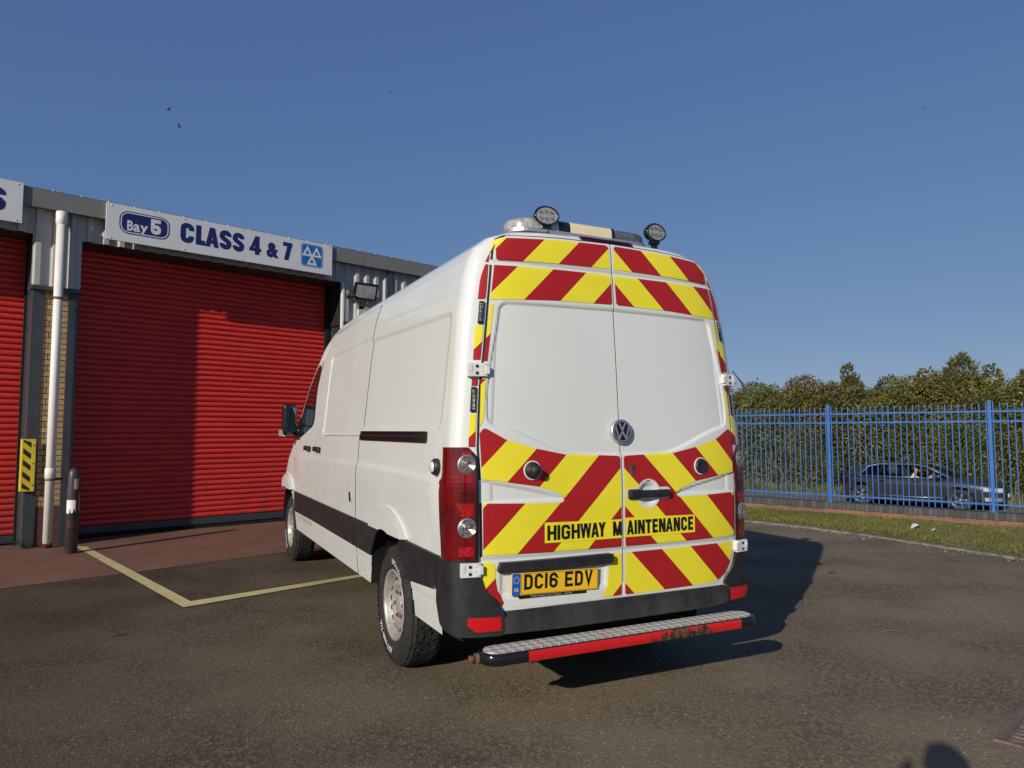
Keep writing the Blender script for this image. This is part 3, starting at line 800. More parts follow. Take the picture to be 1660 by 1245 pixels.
protos = [bush('dense dark bramble bush in the hedge behind the fence, seen just right of the van', 'bush', 'hedge_bush', fw(-13.0, 28.6, ROADZ), b1, 24000, .105, M['leaf_b'], 3, 2.6, 1.1, FR),
          bush('olive green bush with a rounded top between the narrow conifer and the broad tree', 'bush', 'hedge_bush', fw(-8.0, 28.8, ROADZ), b2, 24000, .105, M['leaf_a'], 5, 2.6, 1.1, FR),
          bush('low bushy shrub behind the rear of the dark grey car', 'bush', 'hedge_bush', fw(-7.0, 27.9, ROADZ), b3, 22000, .10, M['leaf_c'], 9, 2.4, 1.1, FR+.5)]
more = [(0, -10.9, 28.7, 1.04, 1.3, 'wide round-topped bush immediately left of the narrow conifer, beyond the fence'), (2, -12.0, 28.0, .98, 2.0, 'lower leafy bush in front of the two leftmost visible bushes of the hedge'),
        (1, -9.6, 28.0, .95, 4.0, 'bush at the foot of the narrow conifer, left of the left fence post'), (0, -6.4, 28.5, .98, 5.2, 'bush directly above the roof of the dark grey car'),
        (1, -4.4, 28.6, .93, .7, 'bush above the bonnet of the dark grey car, right of the broad tree'), (2, -3.3, 28.2, .98, 2.9, 'pale green bush behind the right-hand fence post'),
        (0, -2.0, 28.9, 1.0, 3.6, 'dark bush at the right edge of the view beyond the fence'), (1, -.2, 28.6, 1.0, 2.2, 'bush beyond the fence past the right edge of the photo'),
        (2, -5.4, 27.7, .74, 1.1, 'shrub low in the hedge behind the front wheel of the dark grey car'), (0, -14.6, 28.8, .98, .5, 'bush of the hedge hidden mostly behind the van'), (2, -10.0, 27.6, .70, .2, 'small shrub at road level left of the dark grey car'),
        (1, -17.6, 28.8, 1., 4.4, 'bush of the hedge wholly behind the van'), (2, -20.0, 28.6, 1.1, 1.7, 'bush of the hedge farthest behind the van, towards the workshop'),
        (0, 2.2, 28.6, 1.02, 2.6, 'bush beyond the fence two along from the right edge of the photo'), (2, 4.6, 28.7, 1.1, .4, 'bush beyond the fence farthest past the right edge of the photo')]
for k, x, y, sc, rz, lab in more:
    c = dup(protos[k]); c.location = fw(x, y, ROADZ); c.rotation_euler = (0, 0, rz); c.scale = (sc, sc, sc); c['label'] = lab
bc = [(0, 0, 1.6, .8, 1.3), (.1, 0, 3.0, .62, 1.3), (.12, 0, 3.8, .42, 1.3), (.02, 0, 4.45, .22, 1.8), (-.62, 0, 3.75, .18, 2.2)]
bush('narrow feathery conifer poking above the hedge behind the left fence post', 'tree', 'conifer_tree', fw(-9.35, 28.9, ROADZ), bc, 9000, .17, M['leaf_a'], 21, 4.2, .12, 0, True)
bb = [(0, 0, 1.8, 1.1, 1.2), (0, 0, 3.4, .85, 1.0), (-.5, 0, 3.9, .45, 1.0), (.5, 0, 3.7, .5, 1.0), (.05, 0, 4.35, .48, 1.0), (.1, 0, 4.75, .2, 1.2)]
bush('broad feathery green tree rising highest above the hedge, above the grey car', 'tree', 'broad_tree', fw(-5.65, 29.1, ROADZ), bb, 11000, .17, M['leaf_a'], 23, 4.2, .2, 0, True)
bd = [(0, 0, 1.8, 1.1, 1.2), (.2, 0, 3.5, .9, 1.0), (.5, 0, 4.2, .65, 1.0), (-.3, 0, 3.9, .4, 1.0)]
bush('dark feathery tree cut off by the right edge of the photo', 'tree', 'broad_tree', fw(-3.3, 29.0, ROADZ), bd, 10000, .16, M['leaf_a'], 27, 4.2, .2, 0, True)
bs = [(0, 0, 3.3, .5, 1.2), (.1, 0, 4.1, .28, 1.5), (-.35, 0, 3.9, .2, 1.4)]
bush('thin open sapling between the broad tree and the right-hand tree', 'tree', 'sapling_tree', fw(-4.75, 28.9, ROADZ), bs, 1100, .15, M['leaf_c'], 31, 4.2, .1, 0)
bush('thin open sapling just left of the broad tree', 'tree', 'sapling_tree', fw(-6.75, 28.9, ROADZ), bs, 1100, .15, M['leaf_c'], 33, 4.2, .1, .8)

# ================================================================== workshop building (local x = along the front, y = into the building)
OB = bw(0, 0)
t = thing('workshop_unit', 'grey clad industrial workshop with red roller shutter bays and buff brick piers', 'building', bw(3.6, 11.1, 0), BR)
TX, NY = 3.6, 11.1
def bx(mb, t0, t1, n0, n1, z0, z1, bev=0): return mb.box(t0-TX, t1-TX, n0-NY, n1-NY, z0, z1, bev)
bays = [(-2.45, 1.57), (2.14, 6.15)]
piers = [(-3.02, -2.45), (1.57, 2.14), (6.15, 11.0)]
SH = 11.64
mb = MB()
bx(mb, -9, -3.02, 11.2, 11.9, 0, 4.5)
for a, b in piers: bx(mb, a+.02, b-.02, 11.145, 11.9, 3.42, 4.14); bx(mb, a+.03, b-.03, 11.26, 11.9, 0, 3.42)
bx(mb, -9, 11, 11.145, 11.9, 4.14, 4.62)
bx(mb, -9, 11, 29.8, 30, 0, 4.5); bx(mb, -9, -8.8, 11.9, 29.8, 0, 4.6); bx(mb, 10.8, 11, 11.9, 29.8, 0, 4.6)
mb.build('wall', M['frame_grey'], t)
# brick pier faces
for a, b in piers:
    mb = MB(); bx(mb, a+.17, b-.13 if b < 7 else b, 11.168, 11.255, 0, 3.40); mb.build('brick_pier', M['buff_brick'], t)
mb = MB(); bx(mb, -9, -3.02, 11.14, 11.195, 0, 3.4); mb.build('brick_pier', M['buff_brick'], t)
# steel jambs
for a, b in piers:
    mb = MB(); bx(mb, a+.03, a+.168, 11.155, 11.63, 0, 3.40, .004); mb.build('door_jamb', M['frame_grey'], t)
    mb = MB()
    if b < 7: bx(mb, b-.128, b-.002, 11.155, 11.63, 0, 3.40, .004); mb.build('door_jamb', M['frame_grey'], t)
# ribbed cladding
def cladding(t0, t1, z0, z1):
    prof = []; x = t0
    k0 = math.ceil((t0-.04)/.2)
    pts = [(t0, 0)]
    k = k0
    while k*.2+.03 < t1:
        c = k*.2+.03
        for dx, d in ((-.05, 0), (-.03, -.035), (.03, -.035), (.05, 0)):
            if t0 < c+dx < t1: pts.append((c+dx, d))
        k += 1
    pts.append((t1, 0))
    v = []; f = []
    for x, d in pts: v += [(x-TX, 11.135+d-NY, z0), (x-TX, 11.135+d-NY, z1)]
    for i in range(len(pts)-1): f.append((2*i, 2*i+2, 2*i+3, 2*i+1))
    return v, f
mb = MB()
for a, b in piers: mb.add(*cladding(a, b, 3.46, 4.145))
mb.add(*cladding(-9, 11, 4.145, 4.5)); mb.add(*cladding(-9, -3.02, 3.46, 4.145))
mb.build('cladding', M['clad'], t)
for a, b in piers+[(-9, -3.022)]:
    mb = MB(); bx(mb, a, b, 11.085, 11.26, 3.40, 3.455, .004); mb.build('drip_flashing', M['frame_grey'], t)
mb = MB(); bx(mb, 6.13, 6.165, 11.09, 11.16, 2.2, 4.14); mb.build('corner_trim', M['sign_white'], t); mb = MB(); bx(mb, -2.47, -2.44, 11.09, 11.16, 3.46, 4.14); mb.build('corner_trim', M['sign_white'], t)
mb = MB(); bx(mb, 7.02, 7.07, 11.05, 11.13, 3.46, 4.5); mb.build('panel_joint', M['frame_grey'], t)
# fascia and roof
mb = MB(); bx(mb, -9.05, 11.05, 11.0, 11.02, 4.48, 4.725); bx(mb, -9.05, 11.05, 11.02, 11.16, 4.48, 4.495); bx(mb, -9.05, 11.05, 11.02, 11.30, 4.70, 4.725)
mb.build('fascia', M['fascia'], t)
v = [(-9.05-TX, 11.0-NY, 4.73), (11.05-TX, 11.0-NY, 4.73), (11.05-TX, 20.5-NY, 5.5), (-9.05-TX, 20.5-NY, 5.5), (11.05-TX, 30-NY, 4.7), (-9.05-TX, 30-NY, 4.7)]
mesh('roof', v, [(0, 1, 2, 3), (3, 2, 4, 5)], M['roof'], t)
mb = MB(); mb.tube([(-8.9-TX, 11.03-NY, 4.72), (-8.9-TX, 11.03-NY, 4.752)], .012, 6); bolt = mb.build('roof_bolt', M['alu'], t)
for i in range(1, 60):
    c = bolt.copy(); C.objects.link(c); c.parent = t; c.location = (i*.333, 0, 0)
# roller shutters: curved laths
def shutter(t0, t1, z0, z1, nm):
    pitch = .083; v = []; f = []; z = z0; row = 0
    pr = []
    while z < z1:
        for a, d in ((0, 0), (.10, -.012), (.30, -.024), (.55, -.026), (.80, -.018), (.93, -.006), (.97, .004)): pr.append((z+a*pitch, d))
        z += pitch
    for zz, d in pr: v += [(t0-TX, SH+d-NY, zz), (t1-TX, SH+d-NY, zz)]
    for i in range(len(pr)-1): f.append((2*i, 2*i+1, 2*i+3, 2*i+2))
    o = mesh('roller_shutter', v, f, M['shutter'], t, smooth=True)
    mb = MB(); bx(mb, t0, t1, SH-.035, SH+.02, z0-.10, z0-.001, .004); mb.build('bottom_rail', M['frame_grey'], o)
    mb = MB(); bx(mb, t0, t1, SH-.02, SH+.02, .005, z0-.10); mb.build('gap_shade', M['void'], o)  # black filler painting the shade of the open gap under the rail
    return o
shutter(2.14, 6.06, .17, 4.3, 0)
shutter(-2.45, 1.60, .13, 4.3, 1)
for a, b in bays:
    mb = MB(); bx(mb, b-.085 if b > 5 else b, b-.001 if b > 5 else b+.03, SH-.06, SH+.03, 0, 4.14); mb.build('shaded_shutter_guide', M['void'], t)  # guide coloured near black to stand for the shaded recess beside the shutter
mb = MB(); bx(mb, 6.146, 6.16, 11.16, SH, 3.40, 4.14); mb.build('reveal_shade', M['void'], t)  # dark sheet that paints in the shade on the right reveal

# ---- signs
def sign(name, label, t0, t1, z0, z1):
    s = thing(name, label, 'sign', bw((t0+t1)/2, 10.965, z0), BR, 'white sign boards over the shutters')
    w = (t1-t0)/2; h = z1-z0
    mb = MB(); mb.box(-w, w, 0, .03, 0, h, .003); mb.build('board', M['sign_white'], s)
    mb = MB()
    for x in (-w+.06, -w*.4, w*.1, w*.55, w-.06):
        for z in (.03, h-.03): mb.tube([(x, .002, z), (x, -.006, z)], .009, 8)
    mb.build('screw', M['alu'], s)
    return s, w, h
def flat(name, vf, d, m, parent, x=0, z=0): 
    v, f = vf; return mesh(name, [(a+x, d, b+z) for a, b in v], f, m, parent)
def poly2(p): return (p, [tuple(range(len(p)))])
s, w, h = sign('shutter_sign', 'white sign board reading Bay 5 CLASS 4 & 7 with a blue triangles emblem', 2.385, 5.85, 4.195, 4.715)
TC = (2.385+5.85)/2; ZB = 4.195
def bxy(t0, t1, z0, z1): return t0-TC, t1-TC, z0-ZB, z1-ZB
a, b, c, d = bxy(2.55, 3.215, 4.315, 4.64)
flat('bay_badge', poly2(rrect(a, b, c, d, .12, 8)), -.002, M['navy'], s)
flat('bay_badge_rim', stroke(rrect(a+.022, b-.022, c+.022, d-.022, .10, 8), .014, True), -.004, M['sign_white'], s)
def put(ch, t0, t1, z0, z1, sw, m, dd=-.003):
    for i, vf in enumerate(block(ch, *bxy(t0, t1, z0, z1), sw)): flat('lettering', vf, dd-.0004*i, M[m], s)
flat('lettering', text_fit('B', *bxy(2.650, 2.728, 4.365, 4.510), .028), -.004, M['sign_white'], s)
flat('lettering', text_fit('a', *bxy(2.732, 2.818, 4.362, 4.472), .028), -.004, M['sign_white'], s)
flat('lettering', text_fit('y', *bxy(2.818, 2.922, 4.328, 4.470), .028), -.004, M['sign_white'], s)
put('5', 2.958, 3.098, 4.370, 4.592, .056, 'sign_white', -.004)
for ch, t0, t1 in (('C', 3.367, 3.556), ('L', 3.588, 3.724), ('A', 3.727, 3.926), ('S', 3.938, 4.118), ('S', 4.139, 4.318), ('4', 4.402, 4.592), ('7', 4.959, 5.118)):
    put(ch, t0, t1, 4.333, 4.630, .074, 'navy')
flat('lettering', text_fit('&', *bxy(4.684, 4.890, 4.330, 4.575), .05), -.003, M['navy'], s)
a, b, c, d = bxy(5.275, 5.672, 4.285, 4.672)
flat('emblem', poly2(rrect(a, b, c, d, .06, 6)), -.002, M['mot_blue'], s)
flat('emblem_rim', stroke(rrect(a+.013, b-.013, c+.013, d-.013, .05, 6), .007, True), -.004, M['sign_white'], s)
mc = (a+b)/2; q = .068
for k, (cx, cz) in enumerate(((mc-.082, 4.478-ZB), (mc+.082, 4.478-ZB), (mc, 4.335-ZB))):
    flat('emblem_triangle', stroke([(cx-q, cz), (cx+q, cz), (cx, cz+q*1.85)], .033, True), -.004-.0004*k, M['sign_white'], s)
s2, w, h = sign('shutter_sign', 'white sign board over the left bay with only a navy letter S in view', -2.1, 1.42, 4.215, 4.75)
for i, vf in enumerate(block('S', 1.055+.34, 1.235+.34, 4.335-4.215, 4.632-4.215, .074)): flat('lettering', vf, -.003, M['navy'], s2)

# ---- down pipe
t = thing('down_pipe', 'white painted rainwater pipe down the brick pier between the shutters', 'pipe', bw(1.865, 11.02, 0), BR)
mb = MB(); mb.tube([(0, 0, 0), (0, 0, 4.40)], .055, 20); mb.build('pipe', M['pipe'], t)
mb = MB(); mb.lathe([(.056, .90), (.064, .905), (.064, 1.03), (.058, 1.04)], 24); mb.build('socket', M['pipe'], t); mb = MB(); mb.lathe([(.056, 4.30), (.066, 4.32), (.068, 4.47), (.055, 4.475)], 24); mb.build('socket', M['pipe'], t)
for z in (.895, 3.30):
    mb = MB(); mb.lathe([(.057, z-.02), (.061, z-.02), (.061, z-.006), (.057, z-.006)], 24); mb.lathe([(.057, z+.0), (.061, z+.0), (.061, z+.012), (.057, z+.012)], 24)
    if z < 1: mb.box(.05, .15, .0, .012, z-.02, z+.012)
    mb.build('bracket', M['rust'], t)
# ---- bollard
t = thing('bollard', 'scuffed black bollard with pink reflector and torn white band beside the shutter', 'bollard', (-5.50, 8.97, 0), BR-.2)
mb = MB(); mb.lathe([(.0, 0), (.068, 0), (.068, .94), (.064, .99), (.052, 1.03), (.030, 1.055), (.0, 1.06)], 28); mb.build('post', M['bollard'], t)
def wrap(r, a0, a1, z0, z1, n=10, jag=None):
    v = []; f = []
    for i in range(n+1):
        a = math.radians(a0+(a1-a0)*i/n); zb = z0+(jag[i % len(jag)] if jag else 0)
        v += [(r*math.cos(a), r*math.sin(a), zb), (r*math.cos(a), r*math.sin(a), z1)]
    for i in range(n): f.append((2*i, 2*i+2, 2*i+3, 2*i+1))
    return v, f
# the camera looks at the bollard from local direction about -90 deg
mesh('reflector', *wrap(.070, -86, -44, .80, .925, 6), M['pink'], t, smooth=True)
mesh('torn_sticker', *wrap(.0705, -165, -65, .50, .665, 12, [0, .0, .01, .0, .0, .0, .07, .012, .0, .01, .055, .06, .0]), M['white_sticker'], t, smooth=True)
mesh('reflector', *wrap(.070, -30, 5, .52, .74, 6), M['pink'], t, smooth=True)
# ---- corner protector
t = thing('corner_protector', 'yellow and black striped steel corner protector on the grey door jamb', 'protector', bw(1.565, 11.10, .74), BR); t.scale = (.76, .8, 1)
mb = MB(); mb.box(0, .125, 0, .012, 0, .68, .003); mb.build('plate', M['haz_yellow'], t)
mb = MB(); mb.box(.1255, .185, -.004, .020, 0, .68, .004); mb.build('flange', M['haz_yellow'], t)
mb = MB(); mb.box(-.014, -.0005, 0, .17, 0, .68, .003); mb.build('side_plate', M['haz_yellow'], t)
for k in range(5):
    z = .0+k*.15
    p = [(.004, z+.115), (.004, z+.045), (.121, z-.035), (.121, z+.035)]
    v = [(x, -.0015, min(.672, max(.006, zz))) for x, zz in p]
    mesh('stripe', v, [(0, 1, 2, 3)], M['haz_black'], t)
mb = MB()
for z in (.08, .36, .6): mb.tube([(.155, -.002, z), (.155, -.009, z)], .010, 8)
mb.build('screw', M['iron'], t)
# ---- floodlight and little box right of the shutter
t = thing('floodlight', 'black framed floodlight tilted down on the cladding beside the shutter', 'floodlight', bw(6.50, 11.09, 3.99), BR); t.scale = (.86, .9, .86)
mt = Matrix.Translation((0.0, -.16, .02)) @ Matrix.Rotation(math.radians(-24), 4, 'Z') @ Matrix.Rotation(math.radians(28), 4, 'X') @ Matrix.Rotation(math.radians(5), 4, 'Y')
mb = MB(); mb.box(-.235, .235, 0, .06, -.165, .165, .01, mt)
for a in ((-.24, -.205, -.17, .17), (.205, .24, -.17, .17), (-.205, .205, -.17, -.14), (-.205, .205, .14, .17)): mb.box(a[0], a[1], -.022, .0, a[2], a[3], .004, mt)
mb.build('housing', M['gloss_black'], t)
mb = MB(); mb.box(-.204, .204, -.010, -.002, -.139, .139, 0, mt); mb.build('lens', M['flood_glass'], t)
mb = MB(); mb.tube([(-.12, -.14, -.15), (-.02, -.02, -.30)], .012, 6); mb.tube([(.12, -.20, -.15), (.0, -.02, -.30)], .012, 6); mb.box(-.05, .05, -.02, .0, -.34, -.27); mb.build('bracket', M['gloss_black'], t)
t = thing('wall_box', 'cream weathered electrical box under the floodlight', 'box', bw(6.53, 11.09, 3.45), BR)
mb = MB(); mb.box(-.12, .14, -.07, .0, 0, .24, .01); mb.build('box', M['cream_box'], t); mb = MB(); mb.box(-.125, .145, -.075, -.07, .02, .22, .002); mb.build('lid', M['cream_box'], t)
t = thing('wall_sensor', 'small rusty brown bracket on the cladding left of the floodlight', 'bracket', bw(6.22, 11.09, 3.90), BR)
mb = MB(); mb.box(-.03, .12, -.10, .0, 0, .045, .008); mb.lathe([(0, -.02), (.035, -.02), (.04, .0), (.0, .0)], 12); mb.build('arm', M['rust'], t)
# ---- weed at the foot of the jamb
rnd = random.Random(2); V = []; F = []
for _ in range(60):
    a = rnd.uniform(0, 2*PI); r = rnd.uniform(.0, .07); h = rnd.uniform(.02, .11); p = Vector((r*math.cos(a), r*math.sin(a), h)); d = Vector((math.cos(a), math.sin(a), rnd.uniform(.1, .6)))*.03; q = Vector((-math.sin(a), math.cos(a), 0))*.012
    k = len(V); V += [p, p+d*.5+q, p+d, p+d*.5-q]; F.append((k, k+1, k+2, k+3))
o = mesh('weed', V, F, M['leaf_c'], None, loc=bw(1.55, 11.12, .004)); tag(o, 'small green weed sprouting at the foot of the left grey jamb', 'weed')
# ---- litter on the ground
def scrap(name, label, cat, loc, pts, m, h=.02, rot=0):
    n = len(pts); v = [(a, b, .004+h*abs(math.sin(i*1.9))) for i, (a, b) in enumerate(pts)]+[(0, 0, h*1.2)]
    o = mesh(name, v, [(i, (i+1) % n, n) for i in range(n)], m, None, smooth=False, loc=loc, rotz=rot); return tag(o, label, cat)
scrap('litter_paper', 'crumpled white paper scrap on the grass verge, the larger of the two', 'litter', (6.107, 10.852, .06), [(-.12, 0), (-.05, -.06), (.06, -.05), (.13, .02), (.05, .07), (-.06, .05)], M['paper'], .06, .6)
scrap('litter_paper', 'flat white paper scrap on the grass verge, the smaller and nearer one', 'litter', (6.20, 10.55, .06), [(-.09, 0), (0, -.03), (.10, -.01), (.04, .04)], M['paper'], .03, .4)
scrap('fallen_feather', 'pale feather lying on the open asphalt right of the van', 'feather', (2.837, 5.465, .002), [(-.05, 0), (-.01, -.012), (.06, .0), (-.01, .012)], M['pale_leaf'], .008, .1)
scrap('fallen_leaf', 'dark dead leaf on the asphalt beyond the end of the van shadow', 'leaf', (3.425, 7.697, .002), [(-.07, 0), (-.02, -.03), (.09, .0), (.0, .03)], M['dead_leaf'], .02, .1)
scrap('fallen_leaf', 'curled dark leaf on the open asphalt left of the yellow bay line corner', 'leaf', (-2.93, 4.75+.6, .002), [(-.03, 0), (0, -.02), (.05, .0), (0, .03)], M['dead_leaf'], .03, .5)
# ---- gulls and a far mast
def gull(loc, rot, dih, label):
    t = thing('gull', label, 'bird', loc, rot, 'gulls in the sky'); mb = MB()
    mb.tube([(-.22, 0, 0), (-.12, 0, 0), (0, 0, .0), (.12, 0, .01), (.2, 0, .03), (.25, 0, .03)], [.015, .05, .065, .05, .04, .01], 8)
    b = mb.build('body', M['gull'], t)
    for s in (-1, 1):
        v = [(.08, s*.04, .02), (-.07, s*.04, .02), (-.05, s*.3, .02+dih*.3), (.07, s*.3, .03+dih*.3), (-.06, s*.62, .02+dih*.2), (-.02, s*.64, .02+dih*.2)]
        v += [(x, y, z-.012) for x, y, z in v]
        f = [(0, 1, 2, 3), (3, 2, 4, 5), (6, 9, 8, 7), (9, 11, 10, 8), (0, 3, 9, 6), (3, 5, 11, 9), (1, 7, 8, 2), (2, 8, 10, 4), (4, 10, 11, 5)]
        mesh('wing', v, f, M['gull'], t)
gull(Vector((-39.1, 78.4, 38.2)), .9, .5, 'distant dark gull, higher of the two birds at upper left')
gull(Vector((-34.3, 71.1, 33.0)), .3, .3, 'distant dark gull, lower of the two birds at upper left')
gull(Vector((-29.9, 168.2, 84.7)), .3, .4, 'faint distant gull high in the middle of the sky')
gull(Vector((95.2, 159.2, 76.3)), .6, .4, 'faint distant gull high at the upper right')
a, b = Vector((53.4, 171.3, 16.5)), Vector((55.7, 170.8, 13.2))
mb = MB(); mb.tube([Vector((b.x+3, b.y, -1)), Vector((b.x, b.y, b.z))], .35, 6); mb.tube([b, a], [.22, .14], 6)
o = mb.build('crane', M['frame_grey']); tag(o, 'far thin crane jib above the hedge beside the van', 'crane')

# ================================================================== the van  (local: x right, y forward, z up; rear face near y = 0)
VX, VY, VYAW = .5955, 4.0561, .4538
van = thing('van', 'white high-roof panel van with red and yellow chevron rear reading HIGHWAY MAINTENANCE', 'van', (VX, VY, 0), VYAW)
ZS = [.36, .40, .62, .85, 1.0, 1.25, 1.45, 1.55, 2.0, 2.15, 2.33, 2.45, 2.52, 2.58, 2.62, 2.645, 2.658, 2.664]
WS = [.93, .955, .975, .985, .99, .99, .985, .978, .935, .917, .887, .853, .815, .745, .64, .52, .33, .0]
RZ_ = [2.58, 2.62, 2.645, 2.658, 2.664]; RA = [.0, .012, .06, .16, .30]
FZ = [.36, .62, .8, 1.0, 1.2, 1.34, 1.46, 1.65, 1.9, 2.1, 2.36, 2.5, 2.58, 2.645, 2.664]
YS = [5.5, 5.55, 5.55, 5.45, 5.25, 5.0, 4.80, 4.6, 4.35, 4.08, 3.72, 3.4, 3.0, 2.5, 1.9]
FE = [.72, .80, .80, .82, .80, .70, .78, .80, .80, .78, .74, .70, .70, .60, .40]
ER, EN, FN = .17, 3.5, 2.4
def W(z): return float(np.interp(z, ZS, WS))
def Rz(z):
    t = max(0., z-1.15)/1.45
    return -.05+.10*t**1.3+float(np.interp(z, RZ_, RA, left=0.))
def sstep(x, a, b):
    t = min(1., max(0., (x-a)/(b-a))); return t*t*(3-2*t)
def sdbox(a, b, a0, a1, b0, b1, r):
    qx = abs(a-(a0+a1)/2)-(a1-a0)/2+r; qy = abs(b-(b0+b1)/2)-(b1-b0)/2+r
    return min(max(qx, qy), 0)+math.hypot(max(qx, 0), max(qy, 0))-r
def rel_f(y, z):
    """press lines and sunk panels of the flank, outward positive"""
    r = 0.
    top = 2.165+.028*(y-.3) if y < 1.95 else 2.225
    if y < 1.93: d = sdbox(y, z, .235, 2.3, 1.525, top, .05)
    else: d = sdbox(y, z, 1.5, 3.40, 1.475, top, .07)
    r -= .013*sstep(-d, -.001, .016)
    if .1 < y < 3.6:
        r -= .004*math.exp(-((z-(2.255+.028*min(y, 2.2)))/.009)**2)
        r -= .004*math.exp(-((z-(2.405+.015*min(y, 2.2)))/.009)**2)
    zl = 1.262+.016*math.cos((y-2.2)*.9)
    if y < 4.9: r += .013*sstep(y, .15, .34)*sstep(zl-z, -.004, .016)*sstep(z, .9, 1.2)*sstep(5.0-y, 0, .4)
    r -= .004*math.exp(-((z-.585)/.006)**2) if y < 4.8 else 0
    return r
def rel_r(x, z):
    """press lines and sunk blank panels of the rear doors"""
    a = abs(x); r = 0.
    # blank window panel: outer edge leans with height, bottom edge droops to the middle
    xe = .812-.092*sstep(z, 1.62, 2.3)
    zb = 1.372+.16*sstep(a, .25, .83)
    d = sdbox(a, z, -.5, xe, zb, 2.205+.012*(1-a), .055)
    r -= .012*sstep(-d, -.002, .016)
    r -= .008*math.exp(-((z-(2.424+.0*a))/.013)**2)
    r -= .007*math.exp(-((z-.856)/.010)**2)+.006*sstep(.856-z, 0, .012)
    # tapering swage at the outer edge
    if a > .36:
        u = (a-.375)/.465; zt = 1.155+.105*min(1, max(0, u)**.75); zbm = 1.136
        d = max(z-zt, zbm-z); r -= .012*sstep(-d, .0, .016)
    # cup behind the door handle (right door only)
    if x > 0:
        d = math.hypot(x-.175, (z-1.155))-.075; r -= .022*sstep(-d, .0, .035)
    # plate recess on the left door
    if -.78 < x < -.06:
        d = sdbox(x, z, -.752, -.10, .645, .83, .04); r -= .010*sstep(-d, 0, .025)
    return r
def yrear(x, z):
    q = min(1., abs(x)/max(W(z), 1e-4)); return Rz(z)+ER*(1-(1-q**EN)**(1/EN))
def nrm(f, a, b, e=.006):
    p = f(a, b); du = f(a+e, b)-f(a-e, b); dv = f(a, b+e)-f(a, b-e); return p, du, dv
def S_rear(x, z):
    f = lambda x, z: Vector((x, yrear(x, z)-rel_r(x, z), z))
    p, du, dv = nrm(f, x, z); return p, du.cross(dv).normalized()
def S_rear0(x, z):
    f = lambda x, z: Vector((x, yrear(x, z), z))
    p, du, dv = nrm(f, x, z); return p, du.cross(dv).normalized()
def xflank(y, z):
    w = W(z); ys = float(np.interp(z, FZ, YS)); fe = float(np.interp(z, FZ, FE)); R = Rz(z)
    if y > ys:
        q = min(1., (y-ys)/fe); return w*(1-q**FN)**(1/FN)
    if y < R+ER:
        q = max(0., (R+ER-y)/ER); return w*(1-q**EN)**(1/EN)
    return w
def S_flank(sx):
    def S(y, z):
        f = lambda y, z: Vector((sx*(xflank(y, z)+rel_f(y, z)), y, z))
        p, du, dv = nrm(f, y, z); n = dv.cross(du) if sx < 0 else du.cross(dv)
        n = n.normalized()
        if n.x*sx < 0: n = -n
        return p, n
    return S
def S_front(x, z):
    f = lambda x, z: Vector((x, float(np.interp(z, FZ, YS))+float(np.interp(z, FZ, FE))*max(0., 1-(abs(x)/W(z))**FN)**(1/FN), z))
    p, du, dv = nrm(f, x, z); n = du.cross(dv).normalized(); return p, (n if n.y > 0 else -n)
_oc = {}
def outline(z):
    k = round(z, 3)
    if k not in _oc:
        w = W(k); R = Rz(k); qs = np.r_[np.linspace(0, .7, 20), 1-.3*(1-np.linspace(0, 1, 50)[1:])**2.2]
        xs = w*qs; ys = R+ER*(1-np.clip(1-qs**EN, 0, 1)**(1/EN))
        xs = np.r_[xs, w, w]; ys = np.r_[ys, R+ER+.3, R+ER+1.2]
        s = np.r_[0, np.cumsum(np.hypot(np.diff(xs), np.diff(ys)))]; _oc[k] = (s, xs, ys)
    return _oc[k]
def s_at_x(x, z): s, xs, ys = outline(z); return float(np.interp(x, xs[:70], s[:70]))
def s_at_y(y, z): s, xs, ys = outline(z); return float(np.interp(y, ys[40:], s[40:]))
def S_corner(sx):
    def S(s, z):
        def f(s, z):
            a, xs, ys = outline(z); return Vector((sx*float(np.interp(s, a, xs)), float(np.interp(s, a, ys)), z))
        p, du, dv = nrm(f, s, z, .006); n = du.cross(dv).normalized()
        if n.dot(Vector((sx, -1, 0))) < 0: n = -n
        return p, n
    return S
def patch(name, zs, s0, s1, nc, off, m, parent, sx, rim=.012):
    """a curved sheet on the rear corner between s0(z) and s1(z)"""
    S = S_corner(sx); V = []; Nn = []; F = []
    for z in zs:
        a, b = s0(z), s1(z)
        for k in range(nc+1):
            s = a+(b-a)*k/nc; p, n = S(s, z); V.append(p+n*(off(s, z) if callable(off) else off)); Nn.append(n)
    W_ = nc+1
    for i in range(len(zs)-1):
        for k in range(nc): F.append((i*W_+k, i*W_+k+1, (i+1)*W_+k+1, (i+1)*W_+k))
    # rim
    ring = [k for k in range(W_)]+[i*W_+nc for i in range(1, len(zs))]+[(len(zs)-1)*W_+k for k in range(nc-1, -1, -1)]+[i*W_ for i in range(len(zs)-2, 0, -1)]
    cen = sum((V[i] for i in ring), Vector())/len(ring)
    b0 = len(V)
    for i in ring: V.append(V[i].copy()); Nn.append((V[i]-cen).normalized())
    for i in ring: V.append(V[i]-Nn[i]*rim); Nn.append((V[i]-cen).normalized())
    n = len(ring)
    for i in range(n): F.append((b0+i, b0+(i+1) % n, b0+n+(i+1) % n, b0+n+i))
    return mesh(name, V, F, m, parent, smooth=True, normals=Nn)

WHY = (1.18, 5.385); WHZ = .42; AR = .455
